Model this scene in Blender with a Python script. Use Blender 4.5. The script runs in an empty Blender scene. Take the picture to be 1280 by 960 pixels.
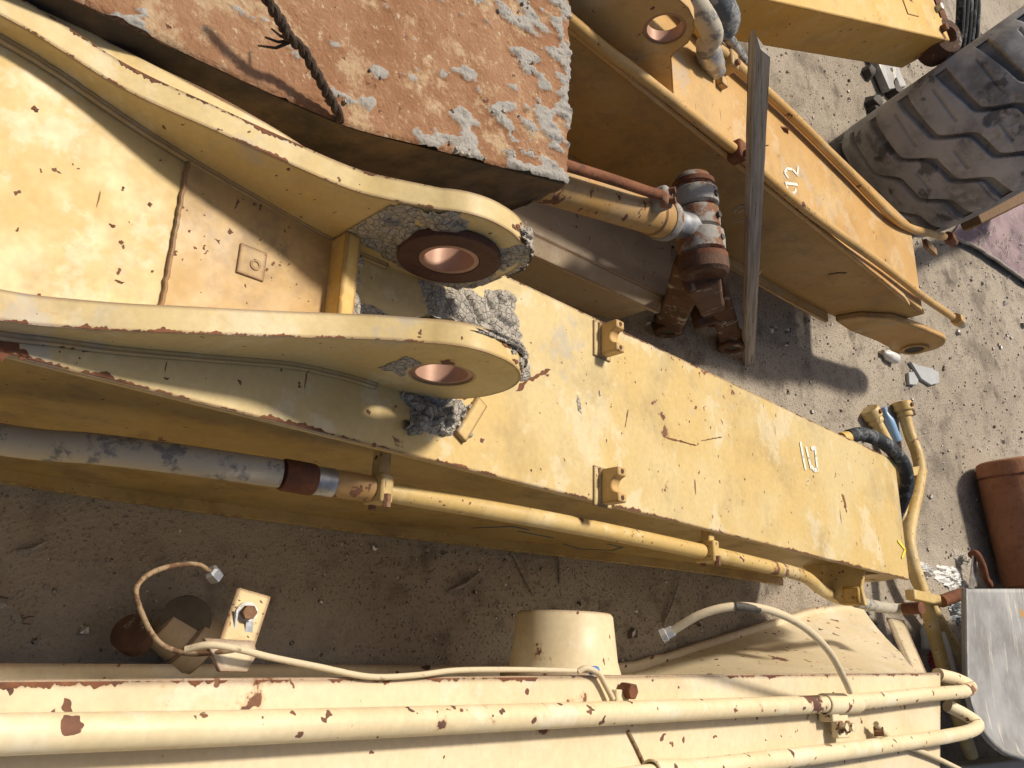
import bpy, bmesh, math, random
import numpy as np
from mathutils import Vector, Matrix, noise as mnoise
random.seed(7)
S = bpy.context.scene
COL = S.collection

# ------------------------------------------------------------------ camera
# B frame: x across the booms, y along them (they slope 9 degrees to the ground), z off their top plates.
F = 1047.0
def _n(v): return v / np.linalg.norm(v)
_V = np.array([1120.0, 400.0, F]); _L = np.array([100.0, -(F*F + 1120*100.0)/400.0, F])
_Y = _n(_V); _X = -_n(_L); _Z = np.cross(_X, _Y)
RB = np.stack([_X, _Y, _Z])
TILT = math.radians(9.0)
RX = np.array([[1, 0, 0], [0, math.cos(TILT), math.sin(TILT)], [0, -math.sin(TILT), math.cos(TILT)]])
CB = np.array([0, 0, 2.2]); CW = np.array([0, 0, 2.545])
def b2w(p): return RX @ (np.array(p, float) - CB) + CW
def w2b(p): return RX.T @ (np.array(p, float) - CW) + CB
def ray(u, v): return RB @ np.array([u-640.0, v-480.0, F])
def onz(u, v, z): d = ray(u, v); return CB + d*(z-CB[2])/d[2]
def onx(u, v, x): d = ray(u, v); return CB + d*(x-CB[0])/d[0]
def dep(u, v, D): return CB + ray(u, v)*D/F
def wz(u, v, z): d = RX @ ray(u, v); return CW + d*(z-CW[2])/d[2]
RW = RX @ RB
cam = bpy.data.cameras.new('camera'); cam_o = bpy.data.objects.new('camera', cam); COL.objects.link(cam_o)
cam.sensor_width = 36.0; cam.lens = F/1280.0*36.0; cam.clip_start = 0.02; cam.clip_end = 600
M = Matrix.Identity(4)
for i in range(3):
    M[i][0] = RW[i, 0]; M[i][1] = -RW[i, 1]; M[i][2] = -RW[i, 2]; M[i][3] = CW[i]
cam_o.matrix_world = M
S.camera = cam_o

# ------------------------------------------------------------------ light
SUN_EL = math.radians(55); sun_from = Vector((-0.80, 0.60, 0)).normalized()
w = bpy.data.worlds.new('World'); S.world = w; w.use_nodes = True
wn = w.node_tree.nodes; wl = w.node_tree.links
sky = wn.new('ShaderNodeTexSky'); sky.sky_type = 'NISHITA'; sky.sun_disc = False
sky.sun_elevation = SUN_EL
sky.sun_rotation = math.atan2(sun_from.x, sun_from.y)
sky.air_density = 1.0; sky.dust_density = 4.5; sky.ozone_density = .5
wl.new(sky.outputs[0], wn['Background'].inputs[0]); wn['Background'].inputs[1].default_value = 0.065
sd = bpy.data.lights.new('sun', 'SUN'); sd.energy = 3.8; sd.angle = math.radians(6.0); sd.color = (1.0, 0.90, 0.76)
so = bpy.data.objects.new('sun', sd); COL.objects.link(so); so.location = (-4, -4, 8)
tos = (sun_from*math.cos(SUN_EL) + Vector((0, 0, math.sin(SUN_EL))))
so.rotation_euler = tos.to_track_quat('Z', 'Y').to_euler()
S.cycles.max_bounces = 5; S.cycles.diffuse_bounces = 3; S.cycles.glossy_bounces = 2; S.cycles.transmission_bounces = 1
vs = S.view_settings; vs.view_transform = 'Standard'; vs.look = 'None'; vs.gamma = 1.0; vs.exposure = 0.15; vs.use_curve_mapping = False

# ------------------------------------------------------------------ materials
class NT:
    def __init__(s, name):
        s.m = bpy.data.materials.new(name); s.m.use_nodes = True
        s.t = s.m.node_tree; s.b = s.t.nodes['Principled BSDF']
        s.tc = s.t.nodes.new('ShaderNodeTexCoord')
        s.co = s.tc.outputs['Object']
    def n(s, k, **kw):
        x = s.t.nodes.new(k)
        for a, v in kw.items(): setattr(x, a, v)
        return x
    def l(s, a, b): s.t.links.new(a, b)
    def map(s, scale=(1, 1, 1), loc=(0, 0, 0), rot=(0, 0, 0)):
        x = s.n('ShaderNodeMapping'); x.inputs['Scale'].default_value = scale; x.inputs['Location'].default_value = loc; x.inputs['Rotation'].default_value = rot
        s.l(s.co, x.inputs[0]); return x.outputs[0]
    def noise(s, scale, detail=5, rough=.55, co=None, dist=0):
        x = s.n('ShaderNodeTexNoise'); x.inputs['Scale'].default_value = scale; x.inputs['Detail'].default_value = detail
        x.inputs['Roughness'].default_value = rough; x.inputs['Distortion'].default_value = dist
        s.l(co or s.co, x.inputs['Vector']); return x.outputs['Fac']
    def voro(s, scale, feat='F1', co=None, rnd=1):
        x = s.n('ShaderNodeTexVoronoi', feature=feat); x.inputs['Scale'].default_value = scale; x.inputs['Randomness'].default_value = rnd
        s.l(co or s.co, x.inputs['Vector']); return x.outputs['Distance']
    def ramp(s, f, a, b, lo=0., hi=1.):
        x = s.n('ShaderNodeMapRange', interpolation_type='SMOOTHSTEP'); s.l(f, x.inputs[0])
        for i, v in enumerate((a, b, lo, hi)): x.inputs[i+1].default_value = v
        return x.outputs[0]
    def math(s, op, a, b=None, clamp=False):
        x = s.n('ShaderNodeMath', operation=op, use_clamp=clamp)
        for i, v in enumerate((a, b)):
            if v is None: continue
            if isinstance(v, (int, float)): x.inputs[i].default_value = v
            else: s.l(v, x.inputs[i])
        return x.outputs[0]
    def mix(s, f, a, b, mode='MIX'):
        x = s.n('ShaderNodeMix', data_type='RGBA', blend_type=mode)
        if isinstance(f, (int, float)): x.inputs[0].default_value = f
        else: s.l(f, x.inputs[0])
        for i, v in ((6, a), (7, b)):
            if isinstance(v, tuple): x.inputs[i].default_value = (*v[:3], 1)
            else: s.l(v, x.inputs[i])
        return x.outputs[2]
    def edge(s, r):
        g = s.n('ShaderNodeNewGeometry'); bv = s.n('ShaderNodeBevel', samples=3); bv.inputs['Radius'].default_value = r
        d = s.n('ShaderNodeVectorMath', operation='DOT_PRODUCT'); s.l(g.outputs['Normal'], d.inputs[0]); s.l(bv.outputs[0], d.inputs[1])
        return s.math('SUBTRACT', 1.0, d.outputs['Value'], True)
    def done(s, col, rough=.6, metal=0., bump=None, bs=.3, bd=.01, spec=.4):
        if isinstance(col, tuple): s.b.inputs['Base Color'].default_value = (*col, 1)
        else: s.l(col, s.b.inputs['Base Color'])
        if isinstance(rough, (int, float)): s.b.inputs['Roughness'].default_value = rough
        else: s.l(rough, s.b.inputs['Roughness'])
        s.b.inputs['Metallic'].default_value = metal; s.b.inputs['Specular IOR Level'].default_value = spec
        if bump is not None:
            x = s.n('ShaderNodeBump'); x.inputs['Strength'].default_value = bs; x.inputs['Distance'].default_value = bd
            s.l(bump, x.inputs['Height']); s.l(x.outputs[0], s.b.inputs['Normal'])
        return s.m

def paint(name, base, fade, pale, rust=.5, chip=16., edge=.010, edge_amt=1.6, dirt=(.16, .12, .08), dirt_amt=.35, rough=.5, grey=0., seed=0., scratch=True):
    t = NT(name)
    off = t.map(loc=(seed*3.1, seed*1.7, seed*.9))
    n1 = t.noise(2.2, 4, .6, off); n2 = t.noise(9, 4, .65, off); n3 = t.noise(70, 2, .6, off)
    c = t.mix(t.ramp(n1, .40, .60), base, fade)
    c = t.mix(t.math('MULTIPLY', t.ramp(t.noise(5.5, 5, .68, t.map(loc=(4+seed, 2, 7))), .54, .62), .75), c, pale)
    d = t.math('MULTIPLY', t.ramp(t.noise(4.0, 5, .72, t.map(loc=(9, 5+seed, 1))), .46, .78), dirt_amt)
    c = t.mix(d, c, dirt)
    c = t.mix(.5, c, t.mix(n3, (.72, .72, .72), (1.25, 1.25, 1.25)), 'MULTIPLY')
    if grey:   # bare primer / dried grey mud film
        gm = t.math('MULTIPLY', t.ramp(t.noise(3.3, 5, .7, t.map(loc=(1.3+seed, 8, 3))), .60, .68), grey)
        c = t.mix(gm, c, (.40, .39, .38))
    rc = t.mix(t.ramp(n2, .35, .65), (.105, .050, .038), (.215, .105, .062))
    # chips: clustered by a slow field
    slow = t.ramp(t.noise(1.9, 3, .5, t.map(loc=(2, 6+seed, 4))), .40, .70, -.14, .09)
    cf = t.math('ADD', t.noise(chip, 5, .62, off), slow)
    th = .70 - .10*rust
    ch = t.ramp(cf, th, th+.018)
    small = t.ramp(t.noise(chip*3.2, 2, .5, off), .715-.05*rust, .73-.05*rust)
    ch = t.math('MAXIMUM', ch, small)
    if scratch:
        sc = t.ramp(t.noise(1.0, 3, .5, t.map(scale=(6, 46, 20), loc=(seed, 3, 1), rot=(0, 0, .5))), .735, .75)
        ch = t.math('MAXIMUM', ch, t.math('MULTIPLY', sc, .9))
    if edge:
        e = t.edge(edge)
        em = t.ramp(t.math('MULTIPLY', t.ramp(e, .002, .05), t.math('MULTIPLY', t.noise(26, 4, .75, off), edge_amt)), .50, .56)
        ch = t.math('MAXIMUM', ch, em)
    halo = t.ramp(cf, th-.035, th)
    c = t.mix(t.math('MULTIPLY', halo, .35), c, (.42, .20, .07))
    c = t.mix(ch, c, rc)
    h = t.math('SUBTRACT', t.math('MULTIPLY', n2, .5), t.math('MULTIPLY', ch, .55))
    r = t.math('ADD', t.math('MULTIPLY', ch, .35), t.ramp(n2, .3, .7, rough-.08, rough+.14))
    return t.done(c, r, 0, h, .35, .006)

MT = {}
MT['yellow'] = paint('faded_yellow_paint', (.60, .43, .165), (.62, .485, .235), (.67, .565, .35), rust=-.05, chip=15, dirt_amt=.42, grey=.5, seed=1, edge_amt=1.9)
MT['yellow_side'] = paint('shaded_yellow_paint', (.38, .265, .095), (.42, .31, .135), (.31, .21, .085), rust=-.1, chip=15, dirt_amt=.75, seed=12, edge_amt=1.0)  # yellow base darkened: shade of the boom's side put into the paint
MT['orange_side'] = paint('shaded_orange_paint', (.44, .26, .085), (.47, .30, .11), (.36, .22, .09), rust=-.3, chip=15, dirt_amt=.6, seed=13, edge_amt=1.0)  # orange darkened likewise, so the side plates carry painted shade
MT['yellow_dirty'] = paint('stained_yellow_paint', (.46, .285, .10), (.50, .33, .13), (.40, .25, .10), rust=.35, chip=20, dirt_amt=.85, seed=2)
MT['yellow_pipe'] = paint('yellow_pipe_paint', (.58, .40, .14), (.62, .46, .20), (.68, .54, .29), rust=.6, chip=18, dirt_amt=.45, seed=3, edge=.004)
MT['orange'] = paint('orange_yellow_paint', (.54, .315, .10), (.58, .37, .14), (.60, .43, .23), rust=-.25, chip=15, dirt_amt=.45, grey=.45, seed=4, edge_amt=1.6)
MT['orange_pipe'] = paint('orange_pipe_paint', (.55, .33, .105), (.58, .37, .14), (.60, .41, .2), rust=.3, chip=22, dirt_amt=.45, seed=5, edge=.004)
MT['cream'] = paint('cream_paint', (.68, .565, .36), (.72, .615, .42), (.72, .64, .48), rust=.5, chip=8, edge_amt=2.3, edge=.02, dirt_amt=.2, seed=6, scratch=False)
MT['cream_pipe'] = paint('cream_pipe_paint', (.72, .595, .365), (.76, .645, .42), (.77, .69, .51), rust=1.05, chip=8, edge=.004, dirt_amt=.15, seed=7.5, scratch=False)
MT['cream_rusty'] = paint('rusty_cream_paint', (.58, .42, .19), (.62, .48, .26), (.50, .34, .16), rust=1.25, chip=28, edge=.012, edge_amt=2.6, dirt_amt=.4, seed=14, scratch=False)
MT['bright_yellow'] = paint('bright_yellow_paint', (.66, .41, .09), (.68, .45, .13), (.70, .50, .2), rust=.05, chip=10, dirt_amt=.3, seed=8)
MT['ochre_worn'] = paint('worn_ochre_paint', (.46, .27, .09), (.48, .31, .13), (.45, .31, .16), rust=1.25, chip=13, dirt_amt=.6, seed=9)
MT['tan'] = paint('dusty_tan_paint', (.36, .28, .19), (.40, .32, .23), (.44, .36, .27), rust=-.2, chip=9, dirt_amt=.5, dirt=(.2, .17, .14), seed=10)
MT['rust_orange'] = None

def rust_mat(name, a, b, c3, seed=0, greyamt=0.):
    t = NT(name); off = t.map(loc=(seed, seed*2, 1))
    c = t.mix(t.ramp(t.noise(6, 7, .7, off), .35, .65), a, b)
    c = t.mix(t.ramp(t.noise(22, 6, .7, off), .5, .68), c, c3)
    if greyamt:
        c = t.mix(t.ramp(t.noise(11, 7, .7, t.map(loc=(5+seed, 0, 2))), .62-.1*greyamt, .70-.1*greyamt), c, (.36, .345, .315))
    c = t.mix(.5, c, t.mix(t.noise(90, 3), (.6, .6, .6), (1.35, 1.35, 1.35)), 'MULTIPLY')
    return t.done(c, .82, 0, t.noise(45, 6, .7), .5, .008, .25)
MT['rust'] = rust_mat('brown_rust', (.14, .055, .03), (.24, .10, .05), (.10, .05, .035), 1)
MT['rust_dark'] = rust_mat('dark_rust', (.085, .048, .034), (.145, .08, .052), (.07, .05, .04), 3, .45)
MT['rust_grey'] = rust_mat('grey_and_rust_scale', (.21, .105, .06), (.30, .15, .085), (.15, .085, .055), 5, 2.0)
MT['bolt'] = rust_mat('rusty_bolt', (.16, .07, .04), (.32, .19, .11), (.10, .05, .03), 7, .2)
MT['boss_ring'] = rust_mat('dark_brown_boss', (.095, .050, .036), (.13, .068, .048), (.075, .042, .032), 8)
MT['roll'] = rust_mat('brown_cover', (.33, .15, .08), (.39, .19, .105), (.27, .125, .07), 9)

t = NT('bronze_bushing'); MT['bronze'] = t.done(t.mix(t.noise(30, 4), (.36, .20, .135), (.46, .28, .20)), .5, .15, t.noise(60, 3), .1, .003)

# counterweight: rust with mortar scabs (attribute from the relief)
t = NT('rusty_casting_with_mortar')
at = t.n('ShaderNodeAttribute', attribute_name='scab')
c = t.mix(t.ramp(t.noise(5, 7, .7), .36, .64), (.27, .135, .068), (.36, .20, .112))
c = t.mix(t.ramp(t.noise(9, 8, .75, t.map(loc=(3, 1, 2))), .51, .62), c, (.46, .325, .195))
c = t.mix(t.ramp(t.noise(40, 5, .8), .57, .68), c, (.53, .43, .30))
c = t.mix(t.ramp(t.noise(26, 5, .7, t.map(loc=(8, 1, 2))), .63, .68), c, (.12, .055, .035))
gc = t.mix(t.noise(38, 5, .75), (.24, .225, .205), (.50, .48, .44))
c = t.mix(t.ramp(t.math('ADD', at.outputs['Fac'], t.math('MULTIPLY', t.math('SUBTRACT', t.noise(30, 4, .7), .5), .9)), .25, .75), c, gc)
MT['block'] = t.done(c, .85, 0, t.math('ADD', t.noise(70, 6, .75), t.math('MULTIPLY', t.voro(60, 'DISTANCE_TO_EDGE'), .8)), .75, .008, .2)
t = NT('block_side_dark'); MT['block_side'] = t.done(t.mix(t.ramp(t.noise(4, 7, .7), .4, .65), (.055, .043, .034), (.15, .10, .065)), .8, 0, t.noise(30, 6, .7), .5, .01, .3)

t = NT('dry_grey_mud'); g = t.noise(38, 6, .7)
cr = t.ramp(t.voro(55, 'DISTANCE_TO_EDGE', t.map()), .0, .09)
c = t.mix(g, (.35, .32, .275), (.55, .51, .44)); c = t.mix(t.ramp(t.noise(7, 4), .5, .7), c, (.47, .42, .34))
c = t.mix(t.ramp(t.noise(12, 5, .6, t.map(loc=(4, 4, 1))), .58, .70), c, (.26, .24, .215))
c = t.mix(t.math('MULTIPLY', t.ramp(t.voro(48, 'DISTANCE_TO_EDGE', t.map(loc=(2, 1, 0))), .0, .045, 1, 0), .8), c, (.07, .066, .06))
MT['mud'] = t.done(c, .95, 0, t.math('ADD', g, t.math('MULTIPLY', cr, .4)), .9, .010, .15)

t = NT('sand'); 
big = t.noise(.9, 3, .6); mid = t.noise(6, 6, .7); fine = t.noise(95, 3, .75)
c = t.mix(t.ramp(big, .38, .62), (.40, .345, .275), (.48, .42, .34))
c = t.mix(t.ramp(mid, .48, .70), c, (.25, .215, .175))
c = t.mix(t.ramp(fine, .55, .66), c, (.10, .085, .07))
c = t.mix(t.ramp(t.noise(180, 3, .6, t.map(loc=(3, 3, 3))), .62, .68), c, (.58, .52, .45))
c = t.mix(t.math('MULTIPLY', t.ramp(t.noise(1.6, 4, .72, t.map(loc=(7, 2, 0))), .54, .66), .6), c, (.17, .145, .12))
c = t.mix(t.math('MULTIPLY', t.ramp(t.noise(2.7, 4, .6, t.map(loc=(1, 9, 0))), .60, .70), .75), c, (.11, .095, .08))
c = t.mix(t.math('MULTIPLY', t.ramp(t.noise(1.1, 4, .6, t.map(loc=(3, 4, 0), scale=(1, .35, 1))), .52, .66), .55), c, (.50, .44, .365))
MT['sand'] = t.done(c, .95, 0, t.math('ADD', fine, t.math('MULTIPLY', mid, 1.5)), .7, .02, .15)
t = NT('pebble'); oi = t.n('ShaderNodeNewGeometry')
x = t.n('ShaderNodeValToRGB'); t.l(oi.outputs['Random Per Island'], x.inputs[0])
for p, cc in ((0, (.04, .036, .033)), (.4, (.10, .085, .07)), (.7, (.28, .23, .18)), (1, (.38, .34, .29))):
    if p in (0, 1): x.color_ramp.elements[int(p)].color = (*cc, 1)
    else: e = x.color_ramp.elements.new(p); e.color = (*cc, 1)
MT['pebble'] = t.done(x.outputs[0], .9)

t = NT('tyre_rubber'); at = t.n('ShaderNodeAttribute', attribute_name='groove')
du = t.ramp(t.noise(3.2, 6, .68), .34, .62)
c = t.mix(du, (.22, .22, .225), (.50, .495, .49))
c = t.mix(t.math('MULTIPLY', t.ramp(t.noise(9, 6, .72, t.map(loc=(2, 2, 2))), .52, .68), .75), c, (.50, .49, .475))
c = t.mix(t.math('MULTIPLY', t.ramp(t.noise(5.5, 4, .55, t.map(loc=(5, 1, 9))), .60, .66), .7), c, (.05, .052, .056))
c = t.mix(t.math('MULTIPLY', at.outputs['Fac'], .55), c, (.06, .06, .062))
MT['tyre'] = t.done(c, .75, 0, t.noise(45, 4, .6), .2, .004, .3)

t = NT('weathered_timber'); co = t.map(scale=(60, 60, 2.2)); g = t.noise(1.2, 6, .65, co)
c = t.mix(t.ramp(g, .3, .7), (.23, .20, .17), (.47, .43, .38)); c = t.mix(t.ramp(t.noise(3, 5, .6, t.map(scale=(40, 40, 1.5), loc=(3, 3, 3))), .60, .66), c, (.05, .04, .032))
MT['timber'] = t.done(c, .85, 0, g, .7, .006, .2)
t = NT('brown_timber'); g = t.noise(1.2, 6, .65, t.map(scale=(5, 50, 50)))
MT['timber_brown'] = t.done(t.mix(g, (.09, .05, .025), (.24, .14, .06)), .8, 0, g, .5, .006)

def worn_rubber(name, dark, dust, amt=.5, s=14):
    t = NT(name); m = t.ramp(t.noise(s, 7, .75), .62-.3*amt, .72-.3*amt)
    return t.done(t.mix(m, dark, dust), .7, 0, t.noise(80, 4, .7), .3, .004, .3)
MT['hose_grey'] = worn_rubber('dusty_hose', (.20, .20, .20), (.46, .42, .335), .80, 16)
MT['hose_black'] = worn_rubber('black_hose', (.028, .032, .036), (.16, .17, .18), .35, 18)
MT['hose_blue'] = worn_rubber('grey_blue_hose', (.09, .105, .12), (.33, .335, .33), .55, 9)
MT['hose_brown'] = worn_rubber('brown_line', (.13, .07, .035), (.30, .21, .12), .55, 30)
MT['hose_cream'] = worn_rubber('cream_line', (.30, .24, .15), (.62, .52, .35), .95, 40)
def metal(name, a, b, rough=.45, met=.7, s=20):
    t = NT(name); return t.done(t.mix(t.ramp(t.noise(s, 6, .7), .35, .65), a, b), rough, met, t.noise(60, 4), .2, .003)
MT['steel'] = metal('dull_steel', (.30, .31, .33), (.55, .56, .57))
MT['zinc'] = metal('zinc_fitting', (.35, .34, .31), (.66, .64, .60), .4, .6)
t = NT('dark_machine_part'); MT['dark'] = t.done(t.mix(t.noise(15, 6, .7), (.03, .028, .026), (.11, .095, .08)), .7, 0, t.noise(40, 5), .5, .01)
# worn bucket plate: brushed steel with chalky wear and a little yellow paint left
t = NT('worn_steel_plate')
st = t.noise(1.0, 7, .7, t.map(scale=(3.5, 22, 10), rot=(0, 0, .15)))
c = t.mix(t.ramp(t.noise(3, 6, .65), .35, .65), (.24, .235, .225), (.38, .385, .385))
c = t.mix(t.ramp(st, .55, .70), c, (.60, .56, .48))
c = t.mix(t.ramp(t.noise(5, 4, .5, t.map(loc=(1, 1.4, 3))), .665, .68), c, (.50, .27, .07))
MT['plate'] = t.done(c, .62, .25, st, .3, .004)
t = NT('white_paint_mark'); MT['mark'] = t.done(t.mix(t.ramp(t.noise(60, 5, .7), .45, .6), (.80, .79, .74), (.72, .66, .50)), .7)
t = NT('faint_grey_mark'); MT['mark_grey'] = t.done((.50, .42, .33), .8)
t = NT('blue_mark'); MT['mark_blue'] = t.done((.10, .14, .17), .8)
def plain(name, c, r=.5, **k):
    t = NT(name); n = t.noise(20, 4); m = t.done(t.mix(n, tuple(v*.8 for v in c), tuple(min(1, v*1.15) for v in c)), r)
    for a, b in k.items(): t.b.inputs[a].default_value = b
    return m
MT['pet_blue'] = plain('blue_plastic', (.25, .42, .66), .25)
MT['white_plastic'] = plain('white_plastic', (.72, .72, .70), .4)
MT['grey_plastic'] = plain('grey_plastic', (.42, .46, .49), .4)
MT['red_plastic'] = plain('red_plastic', (.42, .06, .07), .4)
MT['stone_grey'] = plain('grey_stone', (.42, .44, .45), .85)
MT['blue_tie'] = plain('blue_tie', (.10, .22, .55), .5)
MT['tape'] = plain('yellow_tape', (.85, .72, .06), .5)
t = NT('purple_sheet'); c = t.mix(t.ramp(t.noise(3, 6, .6), .35, .65), (.17, .115, .135), (.30, .215, .225))
MT['purple'] = t.done(t.mix(t.ramp(t.noise(30, 5, .7), .60, .68), c, (.45, .40, .34)), .7, 0, t.noise(25, 4), .3, .005)
t = NT('concrete'); MT['concrete'] = t.done(t.mix(t.noise(14, 7, .7), (.33, .30, .26), (.50, .46, .40)), .9, 0, t.noise(70, 5), .4, .005)
t = NT('twisted_black_wire'); MT['wire'] = t.done(t.mix(t.noise(60, 5, .7), (.022, .016, .013), (.09, .055, .035)), .85, 0, t.noise(120, 4), .8, .006)

# ------------------------------------------------------------------ mesh builder
def frame_axes(d):
    d = Vector(d).normalized(); a = Vector((0, 0, 1)) if abs(d.z) < .9 else Vector((1, 0, 0))
    u = d.cross(a).normalized(); return u, d.cross(u).normalized()
class MB:
    def __init__(s): s.v = []; s.f = []
    def add(s, vs, fs):
        o = len(s.v); s.v += [tuple(float(k) for k in v) for v in vs]; s.f += [tuple(i+o for i in f) for f in fs]; return s
    def box(s, c, size, rot=None):
        c = Vector([float(k) for k in c]); h = [k/2 for k in size]; vs = []
        for x in (-1, 1):
            for y in (-1, 1):
                for z in (-1, 1):
                    p = Vector((x*h[0], y*h[1], z*h[2]))
                    if rot is not None: p = rot @ p
                    vs.append(c+p)
        return s.add(vs, [(0, 1, 3, 2), (4, 6, 7, 5), (0, 4, 5, 1), (2, 3, 7, 6), (0, 2, 6, 4), (1, 5, 7, 3)])
    def span(s, a, b): return s.box([(p+q)/2 for p, q in zip(a, b)], [abs(q-p) for p, q in zip(a, b)])
    def prism(s, poly, d0, d1, fn):            # poly 2d, extruded d0..d1; fn(a,b,d)->xyz
        n = len(poly); vs = [fn(a, b, d0) for a, b in poly]+[fn(a, b, d1) for a, b in poly]
        return s.add(vs, [tuple(range(n))[::-1], tuple(range(n, 2*n))]+[(i, (i+1) % n, n+(i+1) % n, n+i) for i in range(n)])
    def tube(s, path, r, n=12, cap=True):
        P = [Vector([float(k) for k in p]) for p in path]; m = len(P); rr = r if isinstance(r, (list, tuple)) else [r]*m
        T = [(P[min(i+1, m-1)]-P[max(i-1, 0)]).normalized() for i in range(m)]
        u, _ = frame_axes(T[0]); vs = []
        for i in range(m):
            u = (u-T[i]*u.dot(T[i])).normalized(); w_ = T[i].cross(u)
            for k in range(n):
                a = 2*math.pi*k/n; vs.append(P[i]+(u*math.cos(a)+w_*math.sin(a))*rr[i])
        fs = [(i*n+k, i*n+(k+1) % n, (i+1)*n+(k+1) % n, (i+1)*n+k) for i in range(m-1) for k in range(n)]
        if cap: fs += [tuple(range(n))[::-1], tuple(range((m-1)*n, m*n))]
        return s.add(vs, fs)
    def lathe(s, prof, o, d, n=32, closed=False, a0=0., a1=2*math.pi):   # prof: (along, radius)
        o = Vector([float(k) for k in o]); d = Vector([float(k) for k in d]).normalized(); u, w_ = frame_axes(d); full = abs(a1-a0-2*math.pi) < 1e-6
        m = len(prof); nn = n if full else n+1; vs = []
        for k in range(nn):
            a = a0+(a1-a0)*k/n
            for h, r in prof: vs.append(o+d*h+(u*math.cos(a)+w_*math.sin(a))*r)
        fs = []
        for k in range(n):
            k2 = (k+1) % nn
            for i in range(m if closed else m-1):
                j = (i+1) % m; fs.append((k*m+i, k2*m+i, k2*m+j, k*m+j))
        if not closed and full:
            if prof[0][1] > 1e-6: fs.append(tuple(k*m for k in range(n))[::-1])
            if prof[-1][1] > 1e-6: fs.append(tuple(k*m+m-1 for k in range(n)))
        return s.add(vs, fs)
    def cyl(s, a, b, r, n=20, r2=None):
        a = Vector([float(k) for k in a]); b = Vector([float(k) for k in b]); return s.lathe([(0, r), ((b-a).length, r if r2 is None else r2)], a, b-a, n)
    def ring(s, a, b, ro, ri, n=40):
        a = Vector([float(k) for k in a]); b = Vector([float(k) for k in b]); L = (b-a).length
        return s.lathe([(0, ri), (0, ro), (L, ro), (L, ri)], a, b-a, n, closed=True)
    def hexnut(s, a, b, r): return s.cyl(a, b, r, 6)
    def grid(s, nu, nv, fn):
        vs = [fn(i/(nu-1), j/(nv-1)) for i in range(nu) for j in range(nv)]
        return s.add(vs, [(i*nv+j, (i+1)*nv+j, (i+1)*nv+j+1, i*nv+j+1) for i in range(nu-1) for j in range(nv-1)])
    def build(s, name, mat, parent=None, bevel=0., ang=38, seg=2, off=None, weld=0.):
        if parent is not None and off is None: off = parent['_o'] if '_o' in parent else None
        me = bpy.data.meshes.new(name); o3 = np.array(off) if off is not None else np.zeros(3)
        me.from_pydata([tuple(np.array(v)-o3) for v in s.v], [], s.f)
        bm = bmesh.new(); bm.from_mesh(me)
        if weld: bmesh.ops.remove_doubles(bm, verts=bm.verts, dist=weld)
        bmesh.ops.recalc_face_normals(bm, faces=bm.faces); bm.to_mesh(me); bm.free()
        me.polygons.foreach_set('use_smooth', [True]*len(me.polygons)); me.set_sharp_from_angle(angle=math.radians(ang))
        me.materials.append(MT[mat] if isinstance(mat, str) else mat); me.update()
        o = bpy.data.objects.new(name, me); COL.objects.link(o)
        if parent is not None:
            o.parent = parent
            if '_o' in parent: o['_o'] = list(parent['_o'])
        if bevel:
            b = o.modifiers.new('bevel', 'BEVEL'); b.width = bevel; b.segments = seg; b.limit_method = 'ANGLE'; b.angle_limit = math.radians(40)
        return o
def tag(o, label, cat, group=None, kind=None):
    o['label'] = label; o['category'] = cat
    if group: o['group'] = group
    if kind: o['kind'] = kind
    return o
def thing(name, label, cat, base, frame='B', group=None):
    o = bpy.data.objects.new(name, None); COL.objects.link(o); o.empty_display_size = .1
    o['_o'] = [float(k) for k in base]
    if frame == 'B':
        o.location = Vector(b2w(base)); o.rotation_euler = (-TILT, 0, 0)
    else: o.location = Vector([float(k) for k in base])
    return tag(o, label, cat, group)
def single(mb, name, mat, label, cat, base, frame='B', group=None, kind=None, **k):   # one-mesh thing
    o = mb.build(name, mat, None, off=base, **k)
    if frame == 'B': o.location = Vector(b2w(base)); o.rotation_euler = (-TILT, 0, 0)
    else: o.location = Vector([float(q) for q in base])
    return tag(o, label, cat, group, kind)
def smooth_path(pts, n=8):      # Catmull-Rom
    P = [Vector([float(k) for k in p]) for p in pts]; Q = [P[0]*2-P[1]]+P+[P[-1]*2-P[-2]]; out = []
    for i in range(1, len(Q)-2):
        for k in range(n):
            t_ = k/n; a, b, c, d = Q[i-1:i+3]
            out.append(.5*((2*b)+(c-a)*t_+(2*a-5*b+4*c-d)*t_*t_+(3*b-a-3*c+d)*t_**3))
    out.append(P[-1]); return out
def fbm(p, o=4, s=1.): 
    return mnoise.fractal(Vector(p)*s, 1.0, 2.0, o, noise_basis='PERLIN_ORIGINAL')
def chunk(mb, c, r, flat=.6, nrm=(0, 0, 1)):     # small angular lump
    n = Vector(nrm).normalized(); u, w_ = frame_axes(n); c = Vector([float(k) for k in c]); k = random.randint(5, 7); a0 = random.random()*6
    low = []; top = []
    for i in range(k):
        a = a0+6.283*i/k+random.uniform(-.25, .25); q = r*random.uniform(.75, 1.2)
        low.append(c+u*math.cos(a)*q+w_*math.sin(a)*q-n*r*.35)
        q *= random.uniform(.6, .85); top.append(c+u*math.cos(a)*q+w_*math.sin(a)*q+n*r*flat*random.uniform(.7, 1.2))
    mid = c+n*r*flat*random.uniform(1., 1.35)
    mb.add(low+top+[mid], [(i, (i+1) % k, k+(i+1) % k, k+i) for i in range(k)]+[(k+i, k+(i+1) % k, 2*k) for i in range(k)])
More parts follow.
